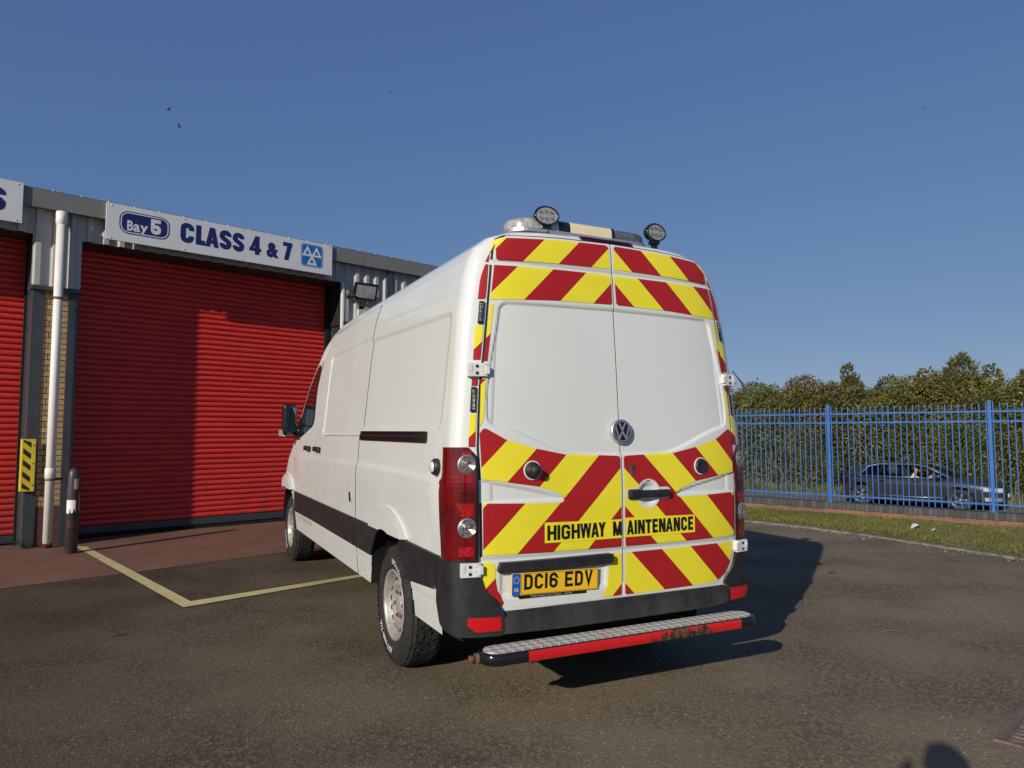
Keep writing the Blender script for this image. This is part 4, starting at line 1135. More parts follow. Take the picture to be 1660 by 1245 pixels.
# ---- body shell
zr = list(np.arange(.43, 2.50, .0125))+list(np.linspace(2.50, 2.60, 12))+[2.61, 2.62, 2.63, 2.638, 2.645, 2.651, 2.655, 2.658, 2.661, 2.663, 2.664]
qr = list(np.linspace(0, .72, 14))+list(1-.28*(1-np.linspace(0, 1, 22)[1:])**2)
SEGN = 150; NF = 18
def doorzone(y, z):
    """how far the shell is drawn in behind the doors of the flank"""
    return .02*sstep(y, 2.16, 2.20)*sstep(4.75-y, 0, .05)*sstep(z, .50, .54)*sstep(2.42-z, 0, .05)
V = []; F = []
cols = None
for z in zr:
    w = W(z); R = Rz(z); ys = float(np.interp(z, FZ, YS)); fe = float(np.interp(z, FZ, FE)); row = []
    din = .022*sstep(z, .66, .70)*sstep(2.52-z, 0, .04)
    for q in qr:
        y = R+ER*(1-max(0., 1-q**EN)**(1/EN)); row.append((w*q, y+din*sstep(.80-q, 0, .04)))
    y0 = R+ER; ysplit = min(2.1, ys-.2)
    for k in range(1, SEGN+1):
        y = y0+(ysplit-y0)*k/100 if k <= 100 else ysplit+(ys-ysplit)*(k-100)/50
        x = w+(rel_f(y, z)-doorzone(y, z) if z < 2.5 else 0); row.append((x, y))
    for k in range(1, NF+1):
        t = 1-(1-k/NF)**1.0; a = t*PI/2
        row.append((w*max(0, math.cos(a))**(2/FN), ys+fe*math.sin(a)**(2/FN)))
    cols = len(row); V += [(-x, y, z) for x, y in row]
half = len(V)
V += [(-x, y, z) for x, y, z in V]
def in_arch(p): return any(math.hypot(p[1]-wy, p[2]-WHZ) < AR+.03 for wy in WHY) and abs(p[0]) > .7
for i in range(len(zr)-1):
    for k in range(cols-1):
        q = (i*cols+k, i*cols+k+1, (i+1)*cols+k+1, (i+1)*cols+k)
        c = [sum(V[j][d] for j in q)/4 for d in range(3)]
        if in_arch(c) or (c[1] < .24 and c[2] < .50): continue
        F.append(q[::-1]); F.append(tuple(j+half for j in q))
body = mesh('body', V, F, M['white'], van, smooth=True)
# underside, wheel wells
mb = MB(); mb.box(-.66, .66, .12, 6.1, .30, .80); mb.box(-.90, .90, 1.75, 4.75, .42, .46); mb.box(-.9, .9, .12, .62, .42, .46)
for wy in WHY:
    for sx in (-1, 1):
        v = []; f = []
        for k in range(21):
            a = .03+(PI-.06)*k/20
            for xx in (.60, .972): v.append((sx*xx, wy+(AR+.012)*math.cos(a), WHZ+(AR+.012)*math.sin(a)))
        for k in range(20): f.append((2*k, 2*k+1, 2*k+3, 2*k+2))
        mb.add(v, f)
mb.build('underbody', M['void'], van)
# axle
mb = MB(); mb.tube([(-.7, WHY[0], .385), (.7, WHY[0], .385)], .06, 10); mb.tube([(-.7, WHY[1], .385), (.7, WHY[1], .385)], .05, 10); mb.lathe([(0, -.14), (.12, -.1), (.15, 0), (.12, .1), (0, .14)], 14, True, Matrix.Translation((0, WHY[0], .385)) @ Matrix.Rotation(PI/2, 4, 'X')); mb.build('axle', M['rust'], van)

# ---- flank parts
def flank_parts(sx):
    S = S_flank(sx)
    cab = [(3.835, .435), (3.862, .66), (3.835, 1.1), (3.89, 1.5), (3.915, 1.9), (3.80, 2.20), (3.62, 2.30), (3.80, 2.275), (4.02, 2.175), (4.32, 2.0), (4.64, 1.70), (4.93, 1.465), (5.02, 1.36), (4.93, 1.12), (4.83, .85), (4.79, .66), (4.80, .435)]
    cab = [(3.835, .435), (3.862, .66), (3.835, 1.1), (3.89, 1.5), (3.915, 1.9), (3.80, 2.22), (3.93, 2.235), (4.05, 2.16), (4.32, 2.0), (4.64, 1.70), (4.93, 1.465), (5.02, 1.36), (4.93, 1.12), (4.83, .85), (4.79, .66), (4.80, .435)]
    sl = [(2.065, .435), (2.065, .90), (2.02, 1.12), (2.0, 1.28), (1.99, 1.44), (1.93, 1.53), (1.92, 2.0), (1.92, 2.47), (3.45, 2.44), (3.70, 2.25), (3.90, 1.9), (3.875, 1.5), (3.82, 1.1), (3.847, .66), (3.82, .435)]
    def grow(p, d):
        c = (sum(a for a, b in p)/len(p), sum(b for a, b in p)/len(p))
        return [(a+math.copysign(d, a-c[0]) if abs(a-c[0]) > .5 else a, b+(math.copysign(d, b-c[1]) if abs(b-c[1]) > .7 else 0)) for a, b in p]
    # the door gaps show as a dark rubber seal under the edge of each door
    sd_ = conform('sliding_door', sl, S, .006, M['white'], van, .02 if sx < 0 else .04, .014)
    conform('door_seal', grow(sl, .010), S, .0022, M['seal'], sd_, .02 if sx < 0 else .04)
    cd = conform('cab_door', cab, S, .006, M['white'], van, .035, .014)
    conform('door_seal', [(y-.006 if y < 4.2 else y+.006, z) for y, z in cab], S, .0018, M['seal'], cd, .035)
    gl = [(3.845, 1.62), (3.875, 1.9), (3.815, 2.17), (3.93, 2.185), (4.06, 2.12), (4.32, 1.95), (4.62, 1.66), (4.90, 1.455), (4.96, 1.425), (4.60, 1.445), (4.18, 1.515), (3.92, 1.565)]
    gl = roundpoly(gl, .03)
    conform('window', gl, S, .0105, M['glass_dark'], cd, .05)
    conform('window_frame', roundpoly([(4.40, 1.475), (4.40, 1.86), (4.46, 1.80), (4.46, 1.465)], .004), S, .014, M['gloss_black'], cd, .05)
    if sx < 0:
        # sliding door rail
        r = conform('sliding_door_rail', roundpoly([(.43, 1.445), (.43, 1.508), (1.94, 1.513), (1.94, 1.448)], .012), S, .013, M['gloss_black'], van, .05, .02)
        conform('rail_lip', [(.45, 1.474), (.45, 1.484), (1.92, 1.486), (1.92, 1.476)], S, .02, M['black_plastic'], r, .05, .006)
    # moulding strip, in the sections the doors cut it into
    mo = lambda name, p, par: conform(name, p, S, .020, M['black_plastic'], par, .04, .016)
    za, zb = .645, .855
    def archy(z, wy, s): return wy+s*math.sqrt(max(0, AR**2-(z-WHZ)**2))
    mo('side_moulding', [(3.875, za), (3.855, zb), (4.83, zb), (4.86, za+.02), (4.85, za-.01)], cd)
    mo('side_moulding', [(2.075, za), (2.070, zb), (3.84, zb), (3.855, za)], sd_)
    y1, y2 = archy(za, WHY[0], 1), archy(.80, WHY[0], 1)
    mo('side_moulding', [(y1+.02, za), (y2+.012, .80), (archy(.852, WHY[0], 1)+.03, zb), (2.05, zb), (2.052, za)], van)
    mo('side_moulding', [(.30, .665), (.235, .70), (.20, .852), (WHY[0]-.30, zb+.004), (archy(.80, WHY[0], -1)-.005, .80), (archy(za, WHY[0], -1)-.012, za-.02), (.85, .622)], van)
    # wheel arch flares
    for wy in WHY:
        ro, ri = .605, AR
        a0 = math.asin((zb+.006-WHZ)/ro); a1 = math.asin(min(1, (zb+.006-WHZ)/ri))
        po = [(wy+ro*math.cos(a0+(PI-2*a0)*k/24), WHZ+ro*math.sin(a0+(PI-2*a0)*k/24)) for k in range(25)]
        pi_ = [(wy+ri*math.cos(PI-a1-(PI-2*a1)*k/10), WHZ+ri*math.sin(PI-a1-(PI-2*a1)*k/10)) for k in range(11)]
        if wy > 3:   # front arch: white down to the bumper in front
            pass
        conform('wheel_arch', po+pi_, S, lambda y, z, wy=wy: .006+.036*sstep(.615-math.hypot(y-wy, z-WHZ), 0, .045), M['white'], van, .025, .03)
    # front wing below the moulding line, ahead of the front wheel
    if sx < 0:
        m2 = conform('lock_cover', roundpoly([(2.15, .965), (2.15, 1.045), (2.21, 1.045), (2.21, .965)], .02), S, .014, M['chrome'], sd_, .02, .008)
        conform('keyhole', roundpoly([(2.165, .985), (2.165, 1.02), (2.19, 1.02), (2.19, .985)], .01), S, .018, M['void'], m2, .02)
    for par, yy in ((cd, 4.03), (sd_, 3.53)):
        if par is sd_ and sx > 0: continue
        p, n = S(yy, 1.345)
        mb = MB(); mt = axis_mat(p+n*.032, n)
        mb.box(-.115, .115, -.024, .024, -.012, .014, .011, mt); mb.box(-.10, -.06, -.02, .02, -.032, -.01, .004, mt); mb.box(.06, .10, -.02, .02, -.032, -.01, .004, mt)
        mb.build('door_handle', M['black_plastic'], par)
    # round side marker
    p, n = S(.245, 1.317)
    mb = MB(); mb.lathe([(.046, 0), (.046, .02), (.036, .032), (.0, .034)], 24, True, axis_mat(p, n)); o = mb.build('side_marker', M['black_plastic'], van)
    mb = MB(); mb.lathe([(.03, .030), (.026, .038), (.0, .040)], 20, True, axis_mat(p, n)); mb.build('marker_lens', M['white_trim'], o)
    return cd
flank_parts(-1); flank_parts(1)

# ---- rear doors
DOOR = [(-.0045, .595), (-.45, .594), (-.68, .603), (-.745, .635), (-.80, .70), (-.838, .80), (-.838, .92), (-.845, 1.26), (-.853, 1.42), (-.845, 1.58), (-.832, 1.75), (-.808, 1.92), (-.775, 2.20), (-.747, 2.42), (-.732, 2.50), (-.705, 2.555), (-.655, 2.578), (-.35, 2.594), (-.0045, 2.602)]
def mir(p): return [(-a, b) for a, b in p][::-1]
SEAL = [((a-.0125 if a < -.5 else (a+.012 if a > -.01 else a)), b+(.010 if b > 2.5 else (-.010 if b < .7 else 0))) for a, b in DOOR]
CH = dict(
 A=[(-.723, 2.500), (-.709, 2.546), (-.674, 2.566), (-.35, 2.582), (-.034, 2.590), (-.020, 2.580), (-.012, 2.45), (-.35, 2.447), (-.712, 2.438), (-.726, 2.445)],
 B=[(-.739, 2.404), (-.4, 2.408), (-.018, 2.410), (-.012, 2.404), (-.014, 2.250), (-.024, 2.238), (-.4, 2.232), (-.772, 2.212), (-.766, 2.225)],
 C=[(-.772, 2.188), (-.752, 2.188), (-.738, 2.20)][:2]+[(-.797, 1.876), (-.818, 1.876)],
 C2=[(-.834, 1.781), (-.808, 1.781), (-.824, 1.60), (-.832, 1.555), (-.848, 1.532)],
 D=[(-.850, 1.495), (-.832, 1.520), (-.815, 1.522), (-.713, 1.466), (-.542, 1.417), (-.361, 1.382), (-.2, 1.374), (-.022, 1.369), (-.012, 1.360), (-.012, .880), (-.02, .872), (-.446, .873), (-.828, .876), (-.836, .885), (-.838, 1.125), (-.83, 1.136), (-.415, 1.128), (-.388, 1.130), (-.374, 1.143), (-.388, 1.163), (-.43, 1.186), (-.538, 1.218), (-.70, 1.242), (-.842, 1.262)],
)
EL = [(-.836, .838), (-.795, .838), (-.776, .828), (-.770, .80), (-.770, .758), (-.760, .697), (-.735, .650), (-.725, .632), (-.735, .616), (-.76, .618), (-.795, .642), (-.822, .690), (-.835, .74)]
FL = [(-.083, .834), (-.020, .834), (-.012, .826), (-.012, .612), (-.02, .604), (-.138, .604), (-.11, .66), (-.092, .75)]
GR = [(.012, .826), (.02, .834), (.80, .838), (.826, .83), (.824, .78), (.80, .715), (.755, .655), (.70, .623), (.63, .610), (.02, .604), (.012, .612)]
for sx, par_name in ((-1, 'left'), (1, 'right')):
    dp = DOOR if sx < 0 else mir(DOOR)
    d = conform('rear_door', dp, S_rear, .008, M['white'], van, .0105, .03)
    d['label'] = 'left rear door carrying the number plate' if sx < 0 else 'right rear door with the black pull handle'
    conform('door_seal', SEAL if sx < 0 else mir(SEAL), S_rear, .0025, M['seal'], d, .0125)
    for k, p in CH.items():
        q = p if sx < 0 else mir(p)
        conform('chevron_panel', q, S_rear, .0105, M['chevron'], d, .0125)
    for q in ((EL, FL) if sx < 0 else (GR,)): conform('chevron_panel', q, S_rear, .0105, M['chevron'], d, .0125)
    # lettering panel, cut at the door gap
    X0, X1 = (-.498, -.012) if sx < 0 else (.012, .508)
    conform('lettering_panel', [(X0, .920), (X1, .918), (X1, 1.020), (X0, 1.027)], S_rear, .0125, M['vinyl_yellow'], d, .03)
    # letter extents measured along the panel
    if sx < 0: row = [('H', 0, .148), ('I', .168, .208), ('G', .232, .378), ('H', .402, .545), ('W', .553, .742), ('A', .742, .880), ('Y', .872, 1.0)]; L0, L1 = -.484, -.122
    else: row = [('A', 0, .098), ('I', .112, .140), ('N', .158, .258), ('T', .270, .356), ('E', .372, .452), ('N', .468, .568), ('A', .572, .680), ('N', .692, .792), ('C', .808, .902), ('E', .920, 1.0)]; L0, L1 = .020, .492
    rows = [(c, L0+(L1-L0)*p0, L0+(L1-L0)*p1) for c, p0, p1 in row]
    if sx < 0: rows.append(('M', -.074, -.015))
    for c, p0, p1 in rows:
        for i, (tv, tf) in enumerate(block(c, p0, p1, .933, 1.011, .0165)):
            V = []
            for x, z in tv: p, n = S_rear(x, z); V.append(p+n*(.0145+.0003*i))
            mesh('lettering', V, tf, M['chip_black'], d)
    # rubber door stay buffer in its ring
    p, n = S_rear(sx*.566, 1.302)
    mt = axis_mat(p+n*.01, n)
    mb = MB(); mb.lathe([(.05, 0), (.052, .006), (.046, .008), (.044, .004)], 28, True, mt); o = mb.build('buffer_ring', M['white_trim'], d)
    mb = MB(); mb.lathe([(.045, .002), (.043, .016), (.028, .022), (.026, .055), (.022, .062), (.0, .064)] if sx < 0 else [(.045, .002), (.043, .014), (.030, .018), (.020, .010), (.0, .010)], 26, True, mt); mb.build('door_buffer', M['black_plastic'], d)
    if sx > 0:
        conform('handle_cup', [(.175+.083*math.cos(k*PI/16), 1.155+.083*math.sin(k*PI/16)) for k in range(32)], S_rear, .0118, M['white'], d, .012)
        conform('handle_surround', rrect(.018, .332, 1.122, 1.190, .03), S_rear, lambda x, z: .0114 if math.hypot(x-.175, z-1.155) > .083 else .008, M['white'], d, .012)
        p, n = S_rear(.175, 1.155)
        p0, n0 = S_rear0(.175, 1.155); mt = axis_mat(p0+n0*.022, n0)
        mb = MB(); mb.box(-.142, .142, -.022, .022, -.010, .016, .013, mt); mb.box(-.145, -.06, -.028, .028, -.016, .006, .012, mt)
        mb.lathe([(.007, .016), (.007, .019), (0, .019)], 10, False, mt @ Matrix.Translation((-.085, 0, 0))); mb.build('door_handle', M['black_plastic'], d)
        mb = MB(); p, n = S_rear(.067, 1.297); mt = axis_mat(p+n*.010, n); mb.prism(rrect(-.014, .014, -.036, .036, .013), 0, 1); mb.v = [tuple(mt @ Vector((a, c, .004*b))) for a, b, c in mb.v]; o = mb.build('lock_plate', M['rust'], d)
        mb = MB(); mb.lathe([(.009, .004), (.009, .01), (0, .01)], 12, False, mt @ Matrix.Translation((0, .012, 0))); mb.lathe([(.007, .004), (.007, .008), (0, .008)], 12, False, mt @ Matrix.Translation((0, -.014, 0))); mb.build('lock_barrel', M['chrome'], o) if False else mb.build('lock_barrel', M['iron'], d)
    else:
        # plate lamp bar and number plate
        mb = MB(); b_ = [(-.765, .795), (-.752, .838), (-.10, .842), (-.088, .832), (-.088, .796), (-.10, .786), (-.30, .778), (-.60, .776), (-.75, .782)]
        conform('plate_lamp_bar', b_, S_rear0, lambda x, z: .012+.030*sstep(z, .775, .80), M['black_plastic'], d, .03, .035)
        for xx in (-.60, -.25):
            p, n = S_rear0(xx, .778); mb.box(-.03, .03, -.003, .003, -.004, .004, 0, axis_mat(p+n*.012, n))
        pc, pn = S_rear(-.431, .716); pn = Vector((pn.x*.5, pn.y, -.02)).normalized()
        PM = axis_mat(pc+pn*.026, pn) @ Matrix.Rotation(math.radians(-1.2), 4, 'Z')
        def pl(name, vf, z, m): return mesh(name, [PM @ Vector((a, b, z)) for a, b in vf[0]], vf[1], m, np_)
        mb = MB(); mb.box(-.260, .260, -.0565, .0565, -.006, .002, .0015, PM); np_ = mb.build('number_plate', M['plate_yellow'], d)
        mb = MB(); mb.box(-.215, .190, -.074, -.050, -.010, -.003, .0015, PM); mb.build('plate_surround', M['gloss_black'], d)
        pl('country_band', poly2(rrect(-.259, -.210, -.0555, .0555, .006, 3)), .0026, M['plate_blue'])
        for k in range(12):
            a = k*PI/6; pl('star', poly2([(-.2345+.0145*math.cos(a)+.0028*math.cos(q*PI/2.5), .022+.0145*math.sin(a)+.0028*math.sin(q*PI/2.5)) for q in range(5)]), .0032, M['plate_yellow']) if False else None
        sv = []; sf = []
        for k in range(12):
            a = k*PI/6; b0 = len(sv)
            for q in range(10):
                rr = .0036 if q % 2 == 0 else .0016; sv.append((-.2345+.0155*math.cos(a)+rr*math.sin(q*PI/5), .022+.0155*math.sin(a)+rr*math.cos(q*PI/5)))
            sf.append(tuple(range(b0, b0+10)))
        pl('band_stars', (sv, sf), .0032, M['plate_yellow'])
        pl('lettering', text_fit('GB', -.247, -.222, -.036, -.018, .02), .0032, M['plate_yellow'])
        pl('plate_border', stroke(rrect(-.206, .255, -.052, .052, .008, 3), .0018, True), .0028, M['chip_black'])
        hh = .0395; sw = .0152; y0 = -.030; y1 = y0+hh*2; cw = .050
        def g(ch, x):
            a, b = x+sw/2, x+cw-sw/2; lo, hi = y0+sw/2, y1-sw/2; mid = (lo+hi)/2; r = .016
            if ch == 'D': return [stroke([(a, lo), (a, hi)]+[(b-r, hi)]+arc(b-r, hi-r, r, r, 90, 0, 5)+arc(b-r, lo+r, r, r, 0, -90, 5)+[(a, lo)], sw, True)]
            if ch == 'C': return [stroke([(b, hi-.017)]+arc(b-r, hi-r, r, r, 0, 90, 5)+arc(a+r, hi-r, r, r, 90, 180, 5)+arc(a+r, lo+r, r, r, 180, 270, 5)+arc(b-r, lo+r, r, r, -90, 0, 5)+[(b, lo+.017)], sw)]
            if ch == '1': return [stroke([(x+sw/2, y0), (x+sw/2, y1)], sw)]
            if ch == '6': return [stroke([(b-.002, hi-.010)]+arc(b-r, hi-r, r, r, 20, 90, 4)+arc(a+r, hi-r, r, r, 90, 180, 5)+arc(a+r, lo+r, r, r, 180, 270, 5)+arc(b-r, lo+r, r, r, -90, 0, 5)+arc(b-r, mid-r+.004, r, r, 0, 90, 5)+[(a, mid+.004)], sw)]
            if ch == 'E': return [stroke([(x+cw, hi), (a, hi), (a, lo), (x+cw, lo)], sw), stroke([(a, mid), (b, mid)], sw)]
            if ch == 'V': return [stroke([(x+sw*.45, y1), (x+cw/2, y0+sw*.6), (x+cw-sw*.45, y1)], sw)]
        x = -.190
        for ch in 'DC16 EDV':
            if ch == ' ': x += .033; continue
            for k_, vf in enumerate(g(ch, x)): pl('lettering', vf, .0030+.0006*k_, M['chip_black'])
            x += (sw if ch == '1' else cw)+.011
        # dealer line on the surround
        mesh('dealer_lettering', [PM @ Vector((a, b, -.0025)) for a, b in text_fit('Volkswagen Van Centre   Tel 01', -.15, .10, -.0705, -.0625, .0)[0]], text_fit('Volkswagen Van Centre   Tel 01', -.15, .10, -.0705, -.0625, .0)[1], M['white_trim'], d)

# maker's roundel on the left door
p, n = S_rear(0, 1.508); p = Vector((0, yrear(0, 1.508), 1.508)); mt = axis_mat(p+Vector((0, -1, .0))*.004, n)
mb = MB(); mb.lathe([(.068, 0), (.069, .012), (.066, .019), (.060, .0195)], 40, True, mt); bd = mb.build('badge', M['bright'], van)
mb = MB(); mb.lathe([(.0635, .0185), (.058, .0205), (.03, .021), (.0, .021)], 40, True, mt); mb.build('badge_face', M['badge_black'], bd)
for vf in (stroke(arc(0, 0, .0545, .0545, 0, 360, 40)[:-1], .005, True), stroke([(-.022, .051), (0, .004), (.022, .051)], .0105), stroke([(-.046, .031), (-.024, -.043), (0, .000), (.024, -.043), (.046, .031)], .0105)):
    mesh('badge_letter', [mt @ Vector((a, b, .0228)) for a, b in vf[0]], vf[1], M['bright'], bd)

# ---- corners: tail lamps, pillar chevrons, strobes, hinges, bumper
TZ = list(np.linspace(.853, 1.425, 26))
for sx in (-1, 1):
    def s0(z): return s_at_x(.862+.028*sstep(z, 1.34, 1.43)**2*1.6, z)
    def s1(z): return s_at_y(.133+.048*sstep(1.275-z, 0, .035)-.03*sstep(1.2-z, 0, .33), z)
    tl = patch('tail_light', TZ, s0, s1, 14, lambda s, z: .016-.004*math.exp(-((z-1.222)/.010)**2), M['lens_red'], van, sx)
    S = S_corner(sx)
    for zz, rr in ((1.338, .046), (1.017, .046)):
        s = s_at_x(.915, zz); p, n = S(s, zz); n = (n+Vector((0, -.6, 0))).normalized(); mt = axis_mat(p+n*.006, n)
        mb = MB(); mb.lathe([(rr*1.10, .004), (rr*1.10, .012), (rr*.98, .015)], 28, True, mt); mb.build('lamp_bezel', M['bright'], tl)
        pr = [(rr, .014)]
        for k in range(1, 9): pr.append((rr*(1-k*.1), .0150+.0030*(k % 2)+.0004*k))
        mb = MB(); mb.lathe(pr+[(0, .019)], 28, False, mt)
        o = mb.build('reverse_lens' if zz > 1.2 else 'fog_lens', M['lens_clear'], tl)
        mb = MB(); q = Matrix.Translation((-.010*sx if zz < 1.2 else 0, .006, 0)); mb.lathe([(.013, .012), (.012, .0200), (.007, .0225), (0, .023)], 14, True, mt @ q); mb.build('bulb', M['lens_bulb'], tl)
    def lens(nm, z0, z1, xa, xb0, xb1, m, off=.0172):
        return patch(nm, list(np.linspace(z0, z1, 5)), lambda z: s_at_x(xa, z), lambda z: s_at_x(xb0+(xb1-xb0)*(z-z0)/(z1-z0), z), 6, off, M[m], tl, sx, .002)
    lens('lower_lens', .874, .922, .882, .950, .950, 'lens_mid')
    lens('bright_lens', 1.072, 1.140, .880, .940, .962, 'lens_mid')
    lens('dark_band', 1.148, 1.205, .880, .940, .940, 'lens_dark')
    lens('upper_lens', 1.245, 1.405, .888, .940, .934, 'lens_upper')
    # black gasket between lamp and door
    patch('lamp_gasket', list(np.linspace(.853, 1.40, 18)), lambda z: s_at_x(.860+.028*sstep(z, 1.34, 1.43)**2*1.6, z), lambda z: s_at_x(.874+.028*sstep(z, 1.34, 1.43)**2*1.6, z), 2, .0175, M['gloss_black'], tl, sx, .002)
    # pillar chevrons
    def strip(zs, xa, xb, name='pillar_chevron', m='chevron', off=.004):
        return patch(name, zs, lambda z: s_at_x(xa(z), z), lambda z: s_at_x(xb(z), z), 6, off, M[m], van, sx, .003)
    def outer(z): return W(z)*(.918 if z < 2.2 else .918-.03*sstep(z, 2.3, 2.56))
    def inner(z): return float(np.interp(z, [.8, 1.26, 1.42, 1.58, 1.75, 1.92, 2.2, 2.42, 2.5, 2.555, 2.585], [.838, .845, .853, .845, .832, .808, .775, .747, .732, .705, .62]))*1.0+.020
    strip(list(np.linspace(2.425, 2.575, 9)), inner, lambda z: outer(z)+.004)
    strip(list(np.linspace(2.215, 2.410, 7)), inner, outer)
    strip(list(np.linspace(1.884, 2.068, 7)), inner, outer)
    strip(list(np.linspace(1.745, 1.783, 3)), inner, outer, m='vinyl_red')
    strip(list(np.linspace(1.428, 1.598, 7)), inner, outer)
    for za, zb in ((2.078, 2.20), (1.608, 1.738)):
        o = strip(list(np.linspace(za, zb, 6)), lambda z: inner(z)+.004, lambda z: inner(z)+.030, 'strobe_light', 'gloss_black', .012)
        patch('strobe_lens', list(np.linspace(za+.012, zb-.012, 6)), lambda z: s_at_x(inner(z)+.009, z), lambda z: s_at_x(inner(z)+.025, z), 3, .016, M['led'], o, sx, .003)
    # hinges
    for zz, xc in ((1.828, .853), (.806, .900)):
        p, n = S(s_at_x(xc, zz), zz); n = (n*.6+Vector((0, -1, 0))*.55).normalized(); mt = axis_mat(p+n*.020, n)
        mb = MB(); k = -1 if sx < 0 else 1
        mb.box(-.052, .052, -.036, .036, -.03, .010, .004, mt); mb.box(-k*.052-.012, -k*.052+.012, -.022, .022, -.03, .016, .003, mt); mb.box(k*.040-.010, k*.040+.010, -.010, .024, .008, .013, .002, mt)
        for q in (-.024, 0, .024): mb.box(-k*.030-.012, -k*.030+.012, q-.010, q+.010, .006, .013, .002, mt)
        h = mb.build('hinge', M['white_trim'], van)
        mb = MB()
        for q in (-.018, .018): mb.lathe([(.0085, .010), (.0085, .0125), (0, .0125)], 12, False, mt @ Matrix.Translation((k*.004, q, 0)))
        mb.build('hinge_screw', M['seal'], h)
    # bumper corner
    def b0(z): return s_at_x(float(np.interp(z, [.44, .585, .607, .65, .70, .80, .86], [.735, .735, .742, .768, .826, .858, .862])), z)
    def b1(z): return s_at_y(float(np.interp(z, [.465, .50, .60, .70, .85], [.17, .225, .25, .24, .20])), z)
    def boff(s, z): return .017+(.033*sstep(.607-z, 0, .022)-.030*sstep(.505-z, 0, .035))*(1-sstep(s, s_at_x(.93, z), s_at_y(.16, z)))-.008*sstep(.49-z, 0, .02)
    bc_ = patch('bumper_corner', list(np.linspace(.468, .53, 9))+list(np.linspace(.55, .615, 12))+list(np.linspace(.635, .848, 12)), b0, b1, 18, boff, M['black_plastic'], van, sx, .03)
    patch('bumper_reflector', list(np.linspace(.506, .575, 6)), lambda z: s_at_x(.752, z), lambda z: s_at_x(.905-.035*sstep(.54-z, 0, .04), z), 8, .0525, M['reflector'], bc_, sx, .004)
# rear bumper, middle
def S_b(x, z): return S_rear0(x, z)
bm_ = conform('rear_bumper', [(-.734, .476), (-.734, .588), (-.4, .591), (.4, .591), (.734, .588), (.734, .476), (.3, .470), (-.3, .470)], S_b, lambda x, z: .050*sstep(z, .462, .505)-.042*sstep(z, .560, .592)+.004, M['bumper'], van, .014, .05)
# header over the doors: high brake lamp and white gutter
bl = conform('brake_light', roundpoly([(-.20, 2.612), (-.185, 2.640), (.155, 2.640), (.17, 2.612)], .012), S_rear0, .010, M['lens_dark'], van, .03, .03)
conform('brake_light_lens', [(-.19, 2.621), (-.18, 2.632), (.15, 2.632), (.16, 2.621)], S_rear0, .0125, M['lens_red'], bl, .03)

# ---- roof equipment
mb = MB(); YB = .33
mb.prism(rrect(-.56, .43, YB-.14, YB+.14, .135, 10), 0, 1); mb.v = [(a, c, 2.668+.020*b) for a, b, c in mb.v]
lb = mb.build('beacon_bar', M['alu'], van)
def dome(x0, x1, rl, rr_, m, name, z0=2.689, z1=2.752, ins=.008):
    pts = []
    y0, y1 = YB-.13, YB+.13; p = []
    if rl: p += arc(x0+.13, YB, .13, .13, 270, 90, 10)[::-1] if False else [(x0+.13-.13*math.sin(math.radians(a)), YB-.13*math.cos(math.radians(a))) for a in range(180, -1, -18)]
    else: p += [(x0, y1), (x0, y0)]
    if rr_: p += [(x1-.13+.13*math.sin(math.radians(a)), YB-.13*math.cos(math.radians(a))) for a in range(0, 181, 18)]
    else: p += [(x1, y0), (x1, y1)]
    n = len(p); cx = (x0+x1)/2; mb = MB()
    rings = [(0, 1.), (.55, .99), (.85, .95), (1, .86)]
    v = [(cx+(a-cx)*(k if (rl or rr_) else 1), YB+(b-YB)*k, z0+(z1-z0)*h) for h, k in rings for a, b in p]
    f = [(i*n+k, i*n+(k+1) % n, (i+1)*n+(k+1) % n, (i+1)*n+k) for i in range(len(rings)-1) for k in range(n)]+[tuple(range((len(rings)-1)*n, len(rings)*n))]
    mb.add(v, f, True); o = mb.build(name, M[m], lb); o.data.set_sharp_from_angle(angle=math.radians(50)); return o
dome(-.55, -.255, True, False, 'clear_bar', 'beacon_lens'); dome(-.252, -.178, False, False, 'gloss_black', 'beacon_divider', 2.689, 2.757)
dome(-.175, .118, False, False, 'cream', 'centre_panel', 2.689, 2.758); dome(.120, .138, False, False, 'gloss_black', 'beacon_divider', 2.689, 2.760); dome(.140, .42, False, True, 'smoke', 'beacon_lens')
for x, yaw_ in ((-.345, -.12), (.44, .06)):
    t0 = (x, .20, 2.765); Rm = Matrix.Translation(t0) @ Matrix.Rotation(yaw_, 4, 'Z') @ Matrix.Rotation(PI/2-.10, 4, 'X')
    sc_ = Matrix.Diagonal((1.16, .86, 1, 1))
    mb = MB(); mb.lathe([(.0, -.035), (.05, -.035), (.062, -.02), (.066, .0), (.068, .022), (.062, .026), (.058, .020)], 28, True, Rm @ sc_)
    mb.box(-.03, .03, -.075, -.05, -.03, .012, .003, Rm); mb.box(-.018, .018, -.10, -.06, -.02, .0, .002, Rm); wl = mb.build('work_light', M['gloss_black'], van)
    mb = MB(); mb.lathe([(.060, .019), (0, .0195)], 28, True, Rm @ sc_); ln_ = mb.build('work_light_lens', M['lamp_grey'], wl)
    mb = MB()
    for px_, py_ in ((0, .027), (-.030, .022), (.030, .022), (0, -.027), (-.030, -.022), (.030, -.022)): mb.lathe([(.0125, .0215), (.010, .0205), (.005, .0202), (0, .023)], 12, True, Rm @ sc_ @ Matrix.Translation((px_, py_, 0)))
    mb.build('led_reflectors', M['led_bowl'], wl)
    mb = MB(); mb.tube([(x-.0, .21, 2.655), (x, .21, 2.70)], .016, 8); mb.build('lamp_bracket', M['rust'], wl)

